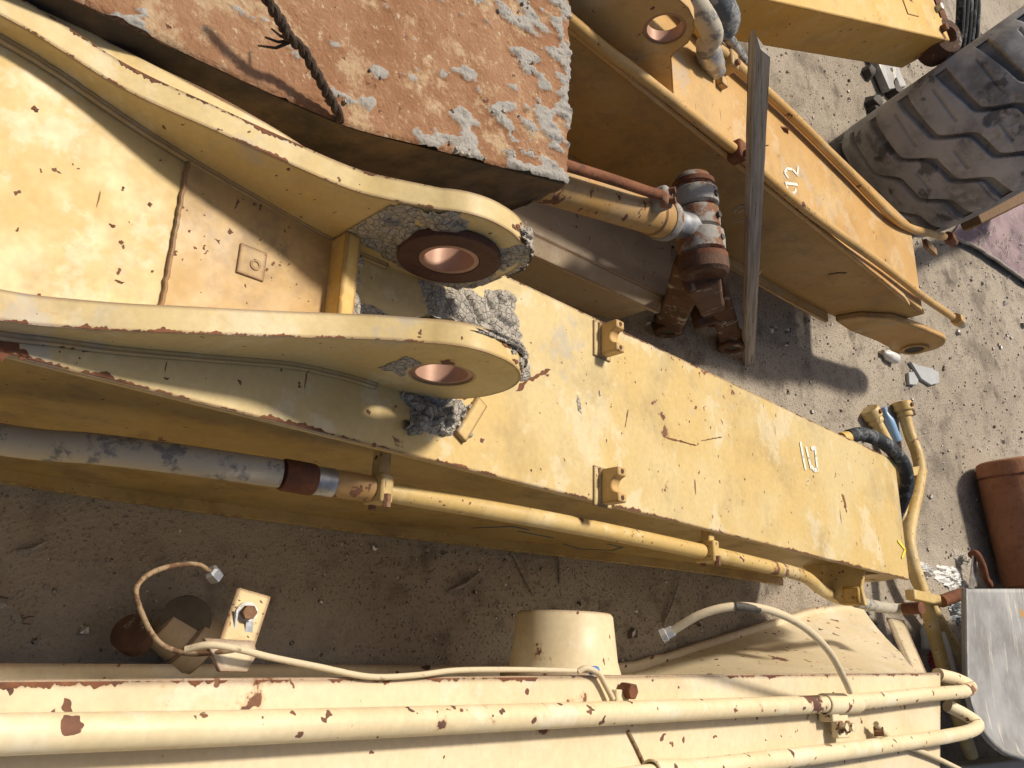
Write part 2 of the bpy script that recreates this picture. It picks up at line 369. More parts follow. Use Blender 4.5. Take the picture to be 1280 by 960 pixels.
def crust(fn, nu, nv, h, seed, thr=-.08, hole=None):     # cracked mud sheet: cells of a Voronoi raised over fn(u,v)->(p,normal); ragged outline
    rnd = random.Random(seed); mb = MB(); pts = {}
    cells = [(rnd.random(), rnd.random(), rnd.uniform(.6, 1.25)) for _ in range(max(6, int(nu*nv/170)))]
    vs = []; keep = []
    asp = nv/nu
    for i in range(nu):
        for j in range(nv):
            u, v = i/(nu-1), j/(nv-1)
            ds = sorted(((u-a)**2+((v-b)*asp)**2, c) for a, b, c in cells)[:2]
            gap = math.sqrt(ds[1][0])-math.sqrt(ds[0][0])
            edge = min(u, 1-u, v, 1-v)*2.2+.35*fbm((u*3+seed, v*3, seed), 4)-.12
            g = min(1, gap*nu/5.0); g = g*g*(3-2*g)
            hh = h*((.55+.45*ds[0][1])*g*.75+.25*fbm((u*4, v*4, seed+3), 3)+.2)*max(0., min(1, edge*5+.2))
            p, n = fn(u, v); p = Vector([float(k) for k in p]); n = Vector(n)
            vs.append(p+n*(hh-.001)); keep.append(edge > thr and (hole is None or hole(p)))
    fs = [(i*nv+j, (i+1)*nv+j, (i+1)*nv+j+1, i*nv+j+1) for i in range(nu-1) for j in range(nv-1)
          if keep[i*nv+j] and keep[(i+1)*nv+j] and keep[(i+1)*nv+j+1] and keep[i*nv+j+1]]
    used = sorted({i for f in fs for i in f}); mp = {k: i for i, k in enumerate(used)}
    mb.add([vs[k] for k in used], [tuple(mp[i] for i in f) for f in fs]); return mb
def strokes(mb, lines, fn, wd):       # brushed letters: polylines in 2d laid through fn(a,b)->xyz, ribbons of width wd
    for ln in lines:
        for (a, b), (c, d) in zip(ln, ln[1:]):
            L = math.hypot(c-a, d-b); nx, ny = -(d-b)/L*wd/2, (c-a)/L*wd/2; ex, ey = (c-a)/L*wd*.3, (d-b)/L*wd*.3
            q = [(a+nx-ex, b+ny-ey), (a-nx-ex, b-ny-ey), (c-nx+ex, d-ny+ey), (c+nx+ex, d+ny+ey)]
            lo = [fn(*k, 0.) for k in q]; hi = [fn(*k, .0012) for k in q]
            mb.add(lo+hi, [(4, 5, 6, 7), (0, 1, 5, 4), (1, 2, 6, 5), (2, 3, 7, 6), (3, 0, 4, 7)])
    return mb
def ragged(path, wd, z, seed):      # torn-edged flat patch along a pixel path on a plate at height z
    P2 = [np.array(onz(u, v, z)[:2]) for u, v in path]; pts = []
    for a, b in zip(P2, P2[1:]):
        n_ = max(4, int(np.linalg.norm(b-a)/.004))
        pts += [a+(b-a)*k/n_ for k in range(n_)]
    pts.append(P2[-1]); n = len(pts); L_, R_ = [], []
    for i, p in enumerate(pts):
        d_ = pts[min(i+1, n-1)]-pts[max(i-1, 0)]; d_ = d_/np.linalg.norm(d_); q = np.array((-d_[1], d_[0]))
        e = min(1, (i+.3)/3, (n-1-i+.3)/3)
        w1 = wd/2*e*(.75+1.3*fbm((p[0]*60, p[1]*60, seed), 4)); w2_ = wd/2*e*(.75+1.3*fbm((p[0]*60, p[1]*60, seed+9), 4))
        L_.append(p+q*max(.0006, w1)); R_.append(p-q*max(.0006, w2_))
    vs = [(a[0], a[1], z+.0012) for a in L_]+[(a[0], a[1], z+.0012) for a in R_]
    return MB().add(vs, [(i, i+1, n+i+1, n+i) for i in range(n-1)])
def edge_rust(fn, n, wd, seed, amt=.15):   # broken rust line along an edge: fn(t)->(point on the edge, inward direction)
    mb = MB(); prev = None
    for i in range(n+1):
        p, q = fn(i/n); p = Vector([float(k) for k in p]); q = Vector(q)
        w_ = wd*max(0, amt+1.1*fbm((i*.043+seed*7.3, seed*1.37+.4, .3), 5)+.55*fbm((i*.37, seed+.61, i*.11), 3)+.5*fbm((i*.011, seed+4.4, 2.3), 2))
        cur = (p, p+q*w_, w_)
        if prev and (w_ > 0 or prev[2] > 0): mb.add([prev[0], prev[1], cur[1], cur[0]], [(0, 1, 2, 3)])
        prev = cur
    return mb
def blobs(fn, spots, seed):                # ragged rust spots on a surface fn(u,v)->point, spots (u,v,ru,rv)
    mb = MB()
    for k, (u, v, ru, rv) in enumerate(spots):
        n = 18; ring = []
        for i in range(n):
            a = 6.2832*i/n; r = 1+.9*fbm((math.cos(a)*1.3+k*7, math.sin(a)*1.3, seed), 4); ring.append(fn(u+ru*r*math.cos(a), v+rv*r*math.sin(a)))
        mb.add([fn(u, v)]+ring, [(0, 1+i, 1+(i+1) % n) for i in range(n)])
    return mb
def lerp(tab, y):
    for (a, b), (c, d) in zip(tab, tab[1:]):
        if y <= c:
            k = max(0, min(1, (y-a)/(c-a))); k = k*k*(3-2*k) if len(tab) < 0 else k
            return b+(d-b)*k
    return tab[-1][1]
def spl(tab, y):      # smooth interpolation of a table
    xs = [t_[0] for t_ in tab]; n = len(tab)
    if y <= xs[0]: return tab[0][1]
    if y >= xs[-1]: return tab[-1][1]
    i = max(k for k in range(n-1) if xs[k] <= y)
    x0, y0 = tab[i]; x1, y1 = tab[i+1]
    def m(k):
        if k == 0 or k == n-1: return (tab[min(k+1, n-1)][1]-tab[max(k-1, 0)][1])/(tab[min(k+1, n-1)][0]-tab[max(k-1, 0)][0])
        return (tab[k+1][1]-tab[k-1][1])/(tab[k+1][0]-tab[k-1][0])
    h = x1-x0; s_ = (y-x0)/h
    return (2*s_**3-3*s_**2+1)*y0+(s_**3-2*s_**2+s_)*h*m(i)+(-2*s_**3+3*s_**2)*y1+(s_**3-s_**2)*h*m(i+1)

# ------------------------------------------------------------------ ground
def gz(x, y): return .016*fbm((x*.8, y*.8, 0), 4)+.008*fbm((x*4, y*4, 3), 3)
def axis(lo, hi, n, far):
    a = list(np.linspace(lo, hi, n)); st = (hi-lo)/(n-1); p = hi; q = lo; up = []; dn = []
    while p < far: st *= 1.5; p += st; q -= st; up.append(p); dn.append(q)
    return dn[::-1]+a+up
gx = axis(-7.0, 2.0, 200, 180); gy = axis(-1.0, 9.0, 220, 180)
mb = MB(); nv = len(gy)
mb.add([(x, y, gz(x, y)) for x in gx for y in gy], [(i*nv+j, (i+1)*nv+j, (i+1)*nv+j+1, i*nv+j+1) for i in range(len(gx)-1) for j in range(nv-1)])
o = mb.build('ground', 'sand'); o['kind'] = 'structure'; o['label'] = 'dusty grey tan sand of the machine yard'
mb = MB()
for k in range(8500):
    x, y = random.uniform(-5.6, .8), random.uniform(.1, 8.2); r = min(.028, .0035*math.exp(abs(random.gauss(0, .62))))
    chunk(mb, (x, y, gz(x, y)+r*.2), r, .7)
o = mb.build('gravel', 'pebble', ang=20); tag(o, 'small dark and pale stones scattered over the sand', 'gravel', kind='stuff')

# ------------------------------------------------------------------ boom with the clevis, painted J11
J = thing('excavator_boom', 'faded yellow boom with twin pin lugs, painted J11 on top', 'boom', (-.675, .8, -.24))
XL, XR, ZT, YE = -.93, -.42, .85, 3.66
mb = MB(); mb.span((XL, -1.3, ZT-.02), (XR, YE, ZT)); mb.build('top_plate', 'yellow', J, bevel=.004)
PROF = [(-1.3, -.05), (.3, -.19), (.85, -.205), (1.45, -.115), (2.2, .06), (3.0, .25), (3.62, .31)]
def prof_z(y): return spl(PROF, y)
ys = np.linspace(-1.3, 3.62, 40)
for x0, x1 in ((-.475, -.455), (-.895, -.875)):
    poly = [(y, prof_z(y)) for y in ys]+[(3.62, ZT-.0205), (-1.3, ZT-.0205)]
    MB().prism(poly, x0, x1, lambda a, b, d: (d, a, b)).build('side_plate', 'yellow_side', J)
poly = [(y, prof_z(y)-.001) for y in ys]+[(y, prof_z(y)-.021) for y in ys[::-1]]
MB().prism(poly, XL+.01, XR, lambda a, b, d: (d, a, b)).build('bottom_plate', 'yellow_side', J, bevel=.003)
# weld bead under the top plate's overhang
MB().tube([(-.452, y, ZT-.026+.002*fbm((0, y*30, 0), 2)) for y in np.linspace(-1.2, 3.6, 160)], .007, 6).build('weld_bead', 'yellow', J)
MB().span((XL+.06, 3.625, .32), (XR-.06, 3.645, ZT-.021)).build('end_plate', 'yellow_dirty', J)
# tip ears
for x in (-.905, -.448):
    poly = [(3.5, .46), (3.5, .80), (3.60, .825), (3.70, .79), (3.76, .70), (3.765, .60), (3.72, .50), (3.62, .45)]
    MB().prism(poly, x-.016, x+.016, lambda a, b, d: (d, a, b)).build('tip_ear', 'yellow_dirty', J, bevel=.004)
# lug plates: splayed at the rear, parallel round the pin
PY, PZ, PR, HR = .985, .995, .148, .062
TOP = [(-.4, .90), (.0, .90), (.15, .904), (.29, .910), (.36, .925), (.47, .962), (.56, .985), (.72, 1.03), (.80, 1.075), (.86, 1.11)]
def x_r(y): return spl([(-.4, -.43), (.1, -.44), (.25, -.45), (.34, -.464), (.43, -.478), (.59, -.51), (.74, -.54), (.86, -.55)], y)     # outer face of the right lug
def x_l(y): return spl([(-.4, -.935), (.0, -.932), (.16, -.925), (.24, -.914), (.35, -.888), (.46, -.866), (.60, -.846), (.76, -.826), (.86, -.82)], y)   # inner face of the left lug
LT = .047
def lug(face, sgn, name):
    # face(y): x of the visible (right hand) face; the plate runs to face - LT
    m = MB(); ysl = list(np.linspace(-.4, .86, 60)); NB = 6
    def col(y): return [(z0) for z0 in np.linspace(ZT-.006, spl(TOP, y), NB)]
    for dx in (0, -LT):
        m.grid(len(ysl), NB, lambda a, b, dx=dx: (face(-.4+1.26*a)+dx, -.4+1.26*a, ZT-.006+(spl(TOP, -.4+1.26*a)-ZT+.006)*b))
    n1 = len(ysl)*NB
    m.f += [(i*NB+NB-1, (i+1)*NB+NB-1, n1+(i+1)*NB+NB-1, n1+i*NB+NB-1) for i in range(len(ysl)-1)]
    m.f += [(b, b+1, n1+b+1, n1+b) for b in range(NB-1)]
    # head: ring between the hole and the outline
    t0 = spl(TOP, .86); N = 72; out = []
    a_top = math.atan2(t0-PZ, .86-PY)
    ANG = sorted([2*math.pi*k/N for k in range(N)]+[a_top, 2*math.pi+math.atan2(ZT-.006-PZ, .86-PY)]); N = len(ANG)
    for k in range(N):
        a = ANG[k]; ca, sa = math.cos(a), math.sin(a)
        if ca < 0 and sa <= 0: r = min((.86-PY)/ca, (PZ-ZT+.006)/(-sa) if sa < -.01 else 9)
        elif ca < 0: r = (.86-PY)/ca if a >= a_top-1e-6 else PR*1.07+(math.hypot(.86-PY, t0-PZ)-PR*1.07)*(a-math.pi/2)/(a_top-math.pi/2)
        else: r = PR*(1+.07*max(0, sa))
        out.append((PY+ca*r, max(ZT-.006, PZ+sa*r)))
    X0 = face(.86); vs = []
    for dx in (0, -LT):
        for k in range(N):
            a = ANG[k]; vs.append((X0+dx, PY+HR*math.cos(a), PZ+HR*math.sin(a)))
        for k in range(N): vs.append((X0+dx, *out[k]))
    fs = []
    for k in range(N):
        q = (k+1) % N
        fs += [(k, q, N+q, N+k), (2*N+k, 2*N+q, 3*N+q, 3*N+k), (k, q, 2*N+q, 2*N+k)]
        if max(out[k][0], out[q][0]) > .8603: fs.append((N+k, N+q, 3*N+q, 3*N+k))
    m.add(vs, fs)
    return m.build(name, 'yellow', J, ang=35, weld=.0008)
LR = lug(x_r, 1, 'lug_plate'); LL = lug(x_l, 1, 'lug_plate')
MB().ring((-.550-.004, PY, PZ), (-.597+.004, PY, PZ), HR+.0005, HR-.010).build('bushing', 'bronze', LR)
MB().ring((-.819, PY, PZ), (-.801, PY, PZ), .107, HR+.001).build('pin_boss', 'boss_ring', LL, bevel=.002)
MB().ring((-.803, PY, PZ), (-.866, PY, PZ), HR, HR-.010).build('bushing', 'bronze', LL)
yd = np.linspace(.12, .66, 30)
poly_d = [(x_l(y)-LT-.0005, y, spl(TOP, y)-.012) for y in yd]+[(x_l(y)-LT-.002-.034*max(0, math.sin((y-.12)/.54*3.14))**.7, y, spl(TOP, y)-.016) for y in yd[::-1]]
nd = len(poly_d); MB().add(poly_d+[(p[0], p[1], ZT-.2) for p in poly_d], [tuple(range(nd))]+[(k, (k+1) % nd, nd+(k+1) % nd, nd+k) for k in range(nd)]).build('doubler_plate', 'yellow', LL, ang=30)
# weld fillets at the foot of the lugs
for fn, s in ((x_r, .004), (x_l, .004)):
    MB().tube([(fn(y)+s, y, ZT+.003+.002*fbm((0, y*40, 1), 2)) for y in np.linspace(-.4, .93, 120)], .009, 6).build('weld_bead', 'yellow', J)
# web plate between the lugs and its front bar
def web(a, b):
    y = .485+.305*a; xl = x_l(y)+.001; xr = x_r(y)-LT-.001
    return (xl+(xr-xl)*b, y, ZT+.006+.004*a)
MB().grid(16, 10, web).build('web_plate', 'yellow_dirty', J)
MB().tube([(x_l(.485)+.01+(x_r(.485)-LT-.02-x_l(.485))*a, .483+.003*fbm((a*20, 0, 0), 2), ZT+.0055) for a in np.linspace(0, 1, 40)], .0042, 6).build('weld_bead', 'yellow_dirty', J)
MB().span((-.823, .79, ZT-.004), (-.592, .826, ZT+.062)).build('cross_bar', 'bright_yellow', J, bevel=.005)
pad = MB().span((-.735, .60, ZT+.0085), (-.675, .655, ZT+.0115)).build('weld_pad', 'yellow_dirty', J, bevel=.002)
MB().ring((-.702, .634, ZT+.0112), (-.702, .634, ZT+.0135), .011, .006, 16).build('stud', 'yellow_dirty', pad)
# small gusset bar right of the lug
MB().box((-.535, 1.19, ZT+.006), (.115, .035, .013), Matrix.Rotation(-.55, 3, 'Z')).build('gusset_bar', 'yellow', J, bevel=.003)
# saddle brackets for the return pipe
def saddle(cx, cy, name='pipe_saddle'):
    R_ = .021; pts = [(-.045, 0), (.045, 0), (.045, .060), (.0225, .060)]
    pts += [(R_*math.cos(a), .058+R_*math.sin(a)) for a in np.linspace(-.12, -math.pi+.12, 11)]
    pts += [(-.0225, .060), (-.045, .060)]
    m = MB().prism(pts, -.017, .017, lambda a, b, d: (cx+a, cy+d, ZT+.004+b))
    s_ = m.build(name, 'orange_pipe', J, bevel=.0035)
    for sx in (-1, 1): MB().cyl((cx+sx*.034, cy, ZT+.060), (cx+sx*.034, cy, ZT+.0652), .0065, 10).build('bolt_hole', 'rust_dark', s_)
    MB().span((cx-.052, cy-.04, ZT-.001), (cx+.052, cy+.032, ZT+.005)).build('saddle_foot', 'yellow', s_, bevel=.002)
    MB().tube([(cx-.047+.094*a, cy-.019+.002*fbm((a*20, cx, 0), 2), ZT+.007) for a in np.linspace(0, 1, 20)], .005, 6).build('weld_bead', 'yellow', s_)
saddle(-.868, 1.66); saddle(-.462, 1.66)
# side pipe and the hose feeding it
def J_hose(u, v, x=-.365): return onx(u, v, x)
hp = smooth_path([(-.385, -.5, .43), (-.375, 0, .49)]+[tuple(J_hose(u, v)) for u, v in ((0, 549), (120, 561), (240, 576), (350, 592))], 10)
MB().tube(hp, .0285, 20).build('hose', 'hose_grey', J)
pa, pb, pc, pd = (Vector(J_hose(*q)) for q in ((352, 593), (392, 600), (424, 605), (455, 610)))
MB().lathe([(0, .031), (.004, .033), ((pb-pa).length-.004, .033), ((pb-pa).length, .031)], pa, pb-pa, 24).build('hose_ferrule', 'rust', J)
MB().cyl(pb, pb+(pc-pb)*.75, .030, 22).build('hose_collar', 'steel', J)
MB().lathe([(0, .027), (.02, .029), ((pd-pb).length*.85, .029), ((pd-pb).length, .024)], pb+(pc-pb)*.7, pd-pb, 22).build('pipe_end', 'ochre_worn', J)
pp = smooth_path([tuple(J_hose(u, v)) for u, v in ((450, 609), (600, 635), (740, 661), (880, 690), (985, 714))], 6)
pp += [Vector(k) for k in smooth_path([tuple(J_hose(u, v, x)) for u, v, x in ((985, 714, -.365), (1008, 722, -.362), (1028, 738, -.345), (1048, 748, -.33), (1068, 751, -.322))], 5)][1:]
MB().tube(pp, .0225, 18).build('side_pipe', 'yellow_pipe', J)
def pclamp(u, v, x=-.365, w_=.045):
    c = Vector(J_hose(u, v, x))
    k = MB().box(c+Vector((-.045, 0, .004)), (.105, .03, .03)).build('clamp_arm', 'yellow_pipe', J, bevel=.004)
    MB().box(c, (w_*1.45, w_*.72, w_*1.5)).build('pipe_clamp', 'yellow_pipe', J, bevel=.006)
    for s in (-1, 1): MB().hexnut(c+Vector((.028*0+.014, 0, s*.026+.008)), c+Vector((.042, 0, s*.026+.008)), .009).build('bolt', 'bolt', J)
pclamp(473, 612); pclamp(884, 690)
c = Vector(J_hose(1066, 745, -.33))
MB().prism([(-.47, .83), (-.47, .55), (-.30, c.z-.05), (-.29, c.z+.05), (-.36, .80)], c.y-.012, c.y+.012, lambda a, b, d: (a, d, b)).build('bracket', 'yellow_pipe', J, bevel=.004)
MB().box(c, (.07, .04, .07)).build('pipe_clamp', 'bright_yellow', J, bevel=.008)
fp = smooth_path([tuple(J_hose(u, v, -.318)) for u, v in ((1070, 752), (1092, 757), (1118, 761), (1134, 761))], 5)
MB().tube(fp, .024, 18).build('hose', 'hose_grey', J)
fe = [tuple(J_hose(u, v, -.318)) for u, v in ((1130, 761), (1152, 760))]
MB().cyl(fe[0], fe[1], .026, 16).build('hose_ferrule', 'rust', J)
# black hose bent over the tip
bh = smooth_path([tuple(onz(u, v, z)) for u, v, z in ((1060, 546, .80), (1078, 543, .83), (1104, 553, .86), (1127, 576, .87), (1134, 603, .85), (1127, 628, .80), (1119, 646, .74))], 8)
MB().tube(bh, .030, 18).build('hose', 'hose_black', J)
q0, q1 = onz(1036, 552, .775), onz(1064, 546, .805)
MB().tube([q0, q0+(q1-q0)*.5, q0+(q1-q0)*.52, q1], [.018, .018, .027, .027], 14).build('hose_fitting', 'bright_yellow', J)
MB().tube([q0-(q1-q0)*.25, q0+(q1-q0)*.2], .022, 6).build('fitting_nut', 'bolt', J)
# painted J11 (read from the far side)
fnJ = lambda a, b, d: (onz(a, b, ZT)[0], onz(a, b, ZT)[1], ZT+.0015+d)
def px_strokes(lines, z, wd):
    L2 = [[tuple(onz(u, v, z)[:2]) for u, v in ln] for ln in lines]
    return strokes(MB(), L2, lambda a, b, d: (a, b, z+.0018+d), wd)
px_strokes([[(1000, 554), (1003, 571), (1006, 586)], [(1007, 560), (1010, 573), (1013, 585)], [(1014, 561), (1018, 560), (1019, 570), (1021, 587), (1017, 588), (1014, 584)]], ZT, .014).build('painted_number', 'mark', J)
px_strokes([[(1122, 676), (1131, 687), (1127, 697)]], ZT+.001, .011).build('tape_mark', 'tape', J)
for k_, (ln, wd_, mt_) in enumerate((([(645, 489), (660, 475), (688, 462)], .012, 'rust'), ([(832, 547), (852, 552), (871, 557)], .005, 'rust'), ([(876, 551), (903, 546)], .004, 'rust'),
        ([(1052, 617), (1056, 628), (1058, 641)], .020, 'rust'), ([(785, 512), (781, 534)], .006, 'rust'), ([(722, 494), (723, 508), (727, 517)], .016, 'mud'), ([(-20, 428), (8, 434), (36, 447)], .034, 'rust'))):
    ragged(ln, wd_, ZT, k_*3.).build('worn_patch', mt_, J)
# rubbed writing on the side plate
def side_pt(u, v): q = onx(u, v, -.4545); return (q[1], q[2])
for ln in ([(590, 660), (640, 658), (660, 662)], [(648, 664), (690, 672)], [(705, 680), (725, 686), (765, 688), (778, 684), (760, 680)]):
    strokes(MB(), [[side_pt(*k) for k in ln]], lambda a, b, d: (-.4545+d, a, b), .009).build('faded_writing', 'mark_blue', J)
# rust along the worn edges and on the lug heads
er = lambda mb_, par: mb_.build('edge_rust', 'rust', par).__setitem__('kind', 'stuff')
er(edge_rust(lambda t: ((XR-.003, -.2+3.85*t, ZT+.0012), (-1, 0, 0)), 1500, .008, 1., .05), J)
er(edge_rust(lambda t: ((XL+.003, 1.2+2.45*t, ZT+.0012), (1, 0, 0)), 900, .006, 2., -.05), J)
def ltop(face, dx): return lambda t: ((face(-.2+1.05*t)+dx, -.2+1.05*t, spl(TOP, -.2+1.05*t)+.0012), (math.copysign(1, -dx-.02), 0, 0))
er(edge_rust(ltop(x_r, -.001), 700, .007, 3., .05), LR); er(edge_rust(ltop(x_l, -.001), 700, .006, 5., .0), LL)
er(edge_rust(lambda t: ((x_l(-.2+1.05*t)-LT+.001, -.2+1.05*t, spl(TOP, -.2+1.05*t)+.0012), (1, 0, 0)), 700, .008, 6., .05), LL)
def head(face):
    X0 = face(.86)
    return lambda u, v: (X0-LT*v, PY+(PR*(1+.07*max(0, math.sin(u)))+.0015)*math.cos(u), PZ+(PR*(1+.07*max(0, math.sin(u)))+.0015)*math.sin(u))
rs = random.Random(5)
for lg, fc in ((LR, x_r), (LL, x_l)):
    sp_ = [(rs.uniform(.15, 1.5), rs.uniform(.12, .88), rs.uniform(.03, .09), rs.uniform(.08, .16)) for _ in range(9)]
    blobs(head(fc), sp_, 3.).build('rust_spots', 'rust', lg)['kind'] = 'stuff'
web_p = lambda u, v: (u, v, ZT+.0012)
blobs(web_p, [(rs.uniform(-.86, -.52), rs.uniform(.12, .46), rs.uniform(.002, .005), rs.uniform(.002, .006)) for _ in range(9)], 6.).build('rust_spots', 'rust', J)['kind'] = 'stuff'
# dried mud on the clevis and the plate
def mud_top(c, sx, sy, rot=0.):
    cr, sr = math.cos(rot), math.sin(rot)
    return lambda u, v: ((c[0]+(u-.5)*sx*cr-(v-.5)*sy*sr, c[1]+(u-.5)*sx*sr+(v-.5)*sy*cr, ZT), (0, 0, 1))
def clipf(parent):
    if parent is J: return None
    hr = .070 if parent is LR else .095
    def ok(p):
        d_ = math.hypot(p.y-PY, p.z-PZ)
        return d_ > hr and (d_ < PR+.022 or (p.y < PY and p.z < spl(TOP, p.y)-.004))
    return ok
def addmud(fn, nu, nv, h, seed, parent=J, thr=-.08):
    o_ = crust(fn, nu, nv, h, seed, thr, clipf(parent)).build('dried_mud', 'mud', parent, ang=75); o_['kind'] = 'stuff'; return o_
addmud(mud_top((-.76, 1.20), .23, .34, .15), 60, 84, .016, 3)
addmud(mud_top((-.53, 1.085), .115, .17, .2), 44, 60, .034, 4)
addmud(mud_top((-.66, 1.0), .12, .3), 40, 80, .016, 9)
addmud(lambda u, v: ((-.82, .79+.35*u, .865+.27*v), (1, 0, 0)), 84, 66, .012, 5, LL, -.20)          # inner face of the left lug
addmud(lambda u, v: ((-.82-.045*v, PY+.168*math.cos(1.25-1.35*u), PZ+.163*math.sin(1.25-1.35*u)), (0, math.cos(1.25-1.35*u), math.sin(1.25-1.35*u))), 70, 26, .010, 6, LL, .02)
addmud(lambda u, v: ((-.597, .83+.30*u, .87+.26*v), (-1, 0, 0)), 70, 60, .012, 7, LR, -.12)
addmud(lambda u, v: ((-.597+.016*v, PY+.161*math.cos(2.0-1.75*u), PZ+.160*math.sin(2.0-1.75*u)), (0, math.cos(2-1.75*u), math.sin(2-1.75*u))), 90, 14, .010, 8, LR, -.1)
addmud(lambda u, v: ((-.549, .87+.07*u, .93+.10*v), (1, 0, 0)), 30, 40, .004, 11, LR, -.02)
addmud(lambda u, v: ((-.819+.19*u, .845-.03*v, ZT+.004+.055*v), (0, .85, .5)), 60, 30, .02, 12, J, -.05)
m = MB()
for _ in range(46):
    a = random.uniform(.1, 1.3); xx = random.choice((-.563-.02*random.random(), -.84-.02*random.random()))
    rr = PR*1.07; chunk(m, (xx, PY+rr*math.cos(a), PZ+rr*math.sin(a)-.002), random.uniform(.004, .011), .5, (0, math.cos(a), math.sin(a)))
for _ in range(60):
    chunk(m, (random.uniform(-.6, -.5), random.uniform(1.02, 1.2), ZT+.002), random.uniform(.004, .014), .6)
o_ = m.build('mud_crumbs', 'mud', J); o_['kind'] = 'stuff'
# ------------------------------------------------------------------ orange boom, painted J12
K = thing('excavator_boom', 'orange yellow boom with one pin ear showing, painted J12, plank leaning on it', 'boom', (-2.06, 3.0, .1))
KL, KR, KT = -2.33, -1.80, .87
MB().span((KL, .2, KT-.018), (KR-.02, 4.22, KT)).build('top_plate', 'orange', K, bevel=.004)
MB().prism([(.2, KT-.012), (.2, KT+.012), (3.95, KT+.012), (4.06, KT-.005), (4.08, KT-.012)], KR-.0195, KR+.004, lambda a, b, d: (d, a, b)).build('edge_strip', 'orange', K, bevel=.004)
KP = [(.2, .40), (2.0, .425), (3.3, .445), (4.1, .50), (4.25, .55)]
ysk = np.linspace(.2, 4.25, 30)
for x0, x1 in ((KR-.058, KR-.036), (KL+.03, KL+.052)):
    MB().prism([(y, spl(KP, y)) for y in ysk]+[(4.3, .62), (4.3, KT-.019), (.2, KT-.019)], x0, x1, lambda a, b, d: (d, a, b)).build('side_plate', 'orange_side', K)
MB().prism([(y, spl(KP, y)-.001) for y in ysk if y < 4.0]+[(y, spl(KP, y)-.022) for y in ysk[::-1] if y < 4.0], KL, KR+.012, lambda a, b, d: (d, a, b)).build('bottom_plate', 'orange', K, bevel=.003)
MB().span((KL+.06, 4.225, .56), (KR-.06, 4.245, KT-.02)).build('end_plate', 'orange', K)
# weld between side and strip
MB().tube([(KR-.034, y, KT-.024) for y in np.linspace(.3, 4.2, 60)], .007, 6).build('weld_bead', 'orange', K)
# rounded tip cheeks
def cheek(x, t_):
    ctr = (4.62, .69); r = .145
    poly = [(4.02, .50), (4.05, .62), (4.18, .735), (4.32, .775), (4.42, .80)]+[(ctr[0]+r*math.cos(a), ctr[1]+r*math.sin(a)) for a in np.linspace(1.9, -2.0, 26)]+[(4.42, .545), (4.2, .50)]
    o_ = MB().prism(poly, x, x+t_, lambda a, b, d: (d, a, b)).build('tip_cheek', 'orange', K, bevel=.008)
    MB().ring((x-.004, 4.66, .66), (x+t_+.012, 4.66, .66), .075, .05, 32).build('pin_boss', 'orange', o_, bevel=.005)
    MB().cyl((x+.004, 4.66, .66), (x+t_+.004, 4.66, .66), .049, 28).build('pin_hole', 'dark', o_)
cheek(KR-.036, .034)
MB().prism([(4.1, .50), (4.1, .80), (4.24, .845), (4.40, .80), (4.56, .66), (4.55, .56), (4.44, .51)], KL+.02, KL+.046, lambda a, b, d: (d, a, b)).build('tip_cheek', 'orange', K, bevel=.006)
# pin ear
EY, EZ, EH = 1.74, 1.035, .062
def _e(u, v): q = onx(u, v, -1.868); return (q[1], q[2])
ear = [(1.0, KT-.004), (1.0, 1.02), (1.3, 1.10), _e(790, -14), _e(822, -12), _e(848, -2), _e(861, 10), _e(868, 25), _e(868, 38), _e(860, 54), _e(850, 61), _e(841, 68), _e(837, 80), _e(840, 100), (2.045, KT-.004)]
def ear_mesh(x0, x1):
    N = 96; out = []
    for k in range(N):
        a = 2*math.pi*k/N; d = (math.cos(a), math.sin(a)); best = 9
        for (p, q) in zip(ear, ear[1:]+ear[:1]):
            ex, ey = q[0]-p[0], q[1]-p[1]; den = d[0]*ey-d[1]*ex
            if abs(den) < 1e-9: continue
            t_ = ((p[0]-EY)*ey-(p[1]-EZ)*ex)/den; s_ = ((p[0]-EY)*d[1]-(p[1]-EZ)*d[0])/den
            if t_ > 0 and -1e-6 <= s_ <= 1+1e-6: best = min(best, t_)
        out.append((EY+d[0]*best, EZ+d[1]*best))
    vs = []
    for x in (x0, x1):
        vs += [(x, EY+EH*math.cos(6.28318*k/N), EZ+EH*math.sin(6.28318*k/N)) for k in range(N)]+[(x, *p) for p in out]
    fs = []
    for k in range(N):
        q = (k+1) % N; fs += [(k, q, N+q, N+k), (2*N+k, 2*N+q, 3*N+q, 3*N+k), (k, q, 2*N+q, 2*N+k), (N+k, N+q, 3*N+q, 3*N+k)]
    return MB().add(vs, fs)
e1 = ear_mesh(-1.915, -1.868).build('pin_ear', 'orange', K, ang=35)
MB().ring((-1.872, EY, EZ), (-1.911, EY, EZ), EH+.0005, EH-.008).build('bushing', 'bronze', e1)
# two long pipes with clamps
def kz(u, v, z=.90): return tuple(onz(u, v, z))
edge_rust(lambda t: ((KR+.002, 1.4+2.5*t, KT+.0132), (-1, 0, 0)), 900, .006, 11., -.05).build('edge_rust', 'rust', K)['kind'] = 'stuff'
rp = smooth_path([(-1.875, .3, .9), kz(712, 24, .905), kz(800, 94, .905), kz(918, 187, .905), kz(1010, 264, .905), kz(1100, 329, .905), kz(1150, 368, .90), kz(1190, 396, .885)], 6)
MB().tube(rp, .019, 16).build('long_pipe', 'orange_pipe', K)
lp = smooth_path([(-2.33, 1.5, .90), kz(872, 36, .90), kz(905, 68, .90), kz(985, 140, .90), kz(1060, 215, .90), kz(1110, 266, .90), kz(1135, 284, .89), kz(1160, 291, .88), kz(1180, 296, .87)], 6)
MB().tube(lp, .021, 16).build('long_pipe', 'orange_pipe', K)
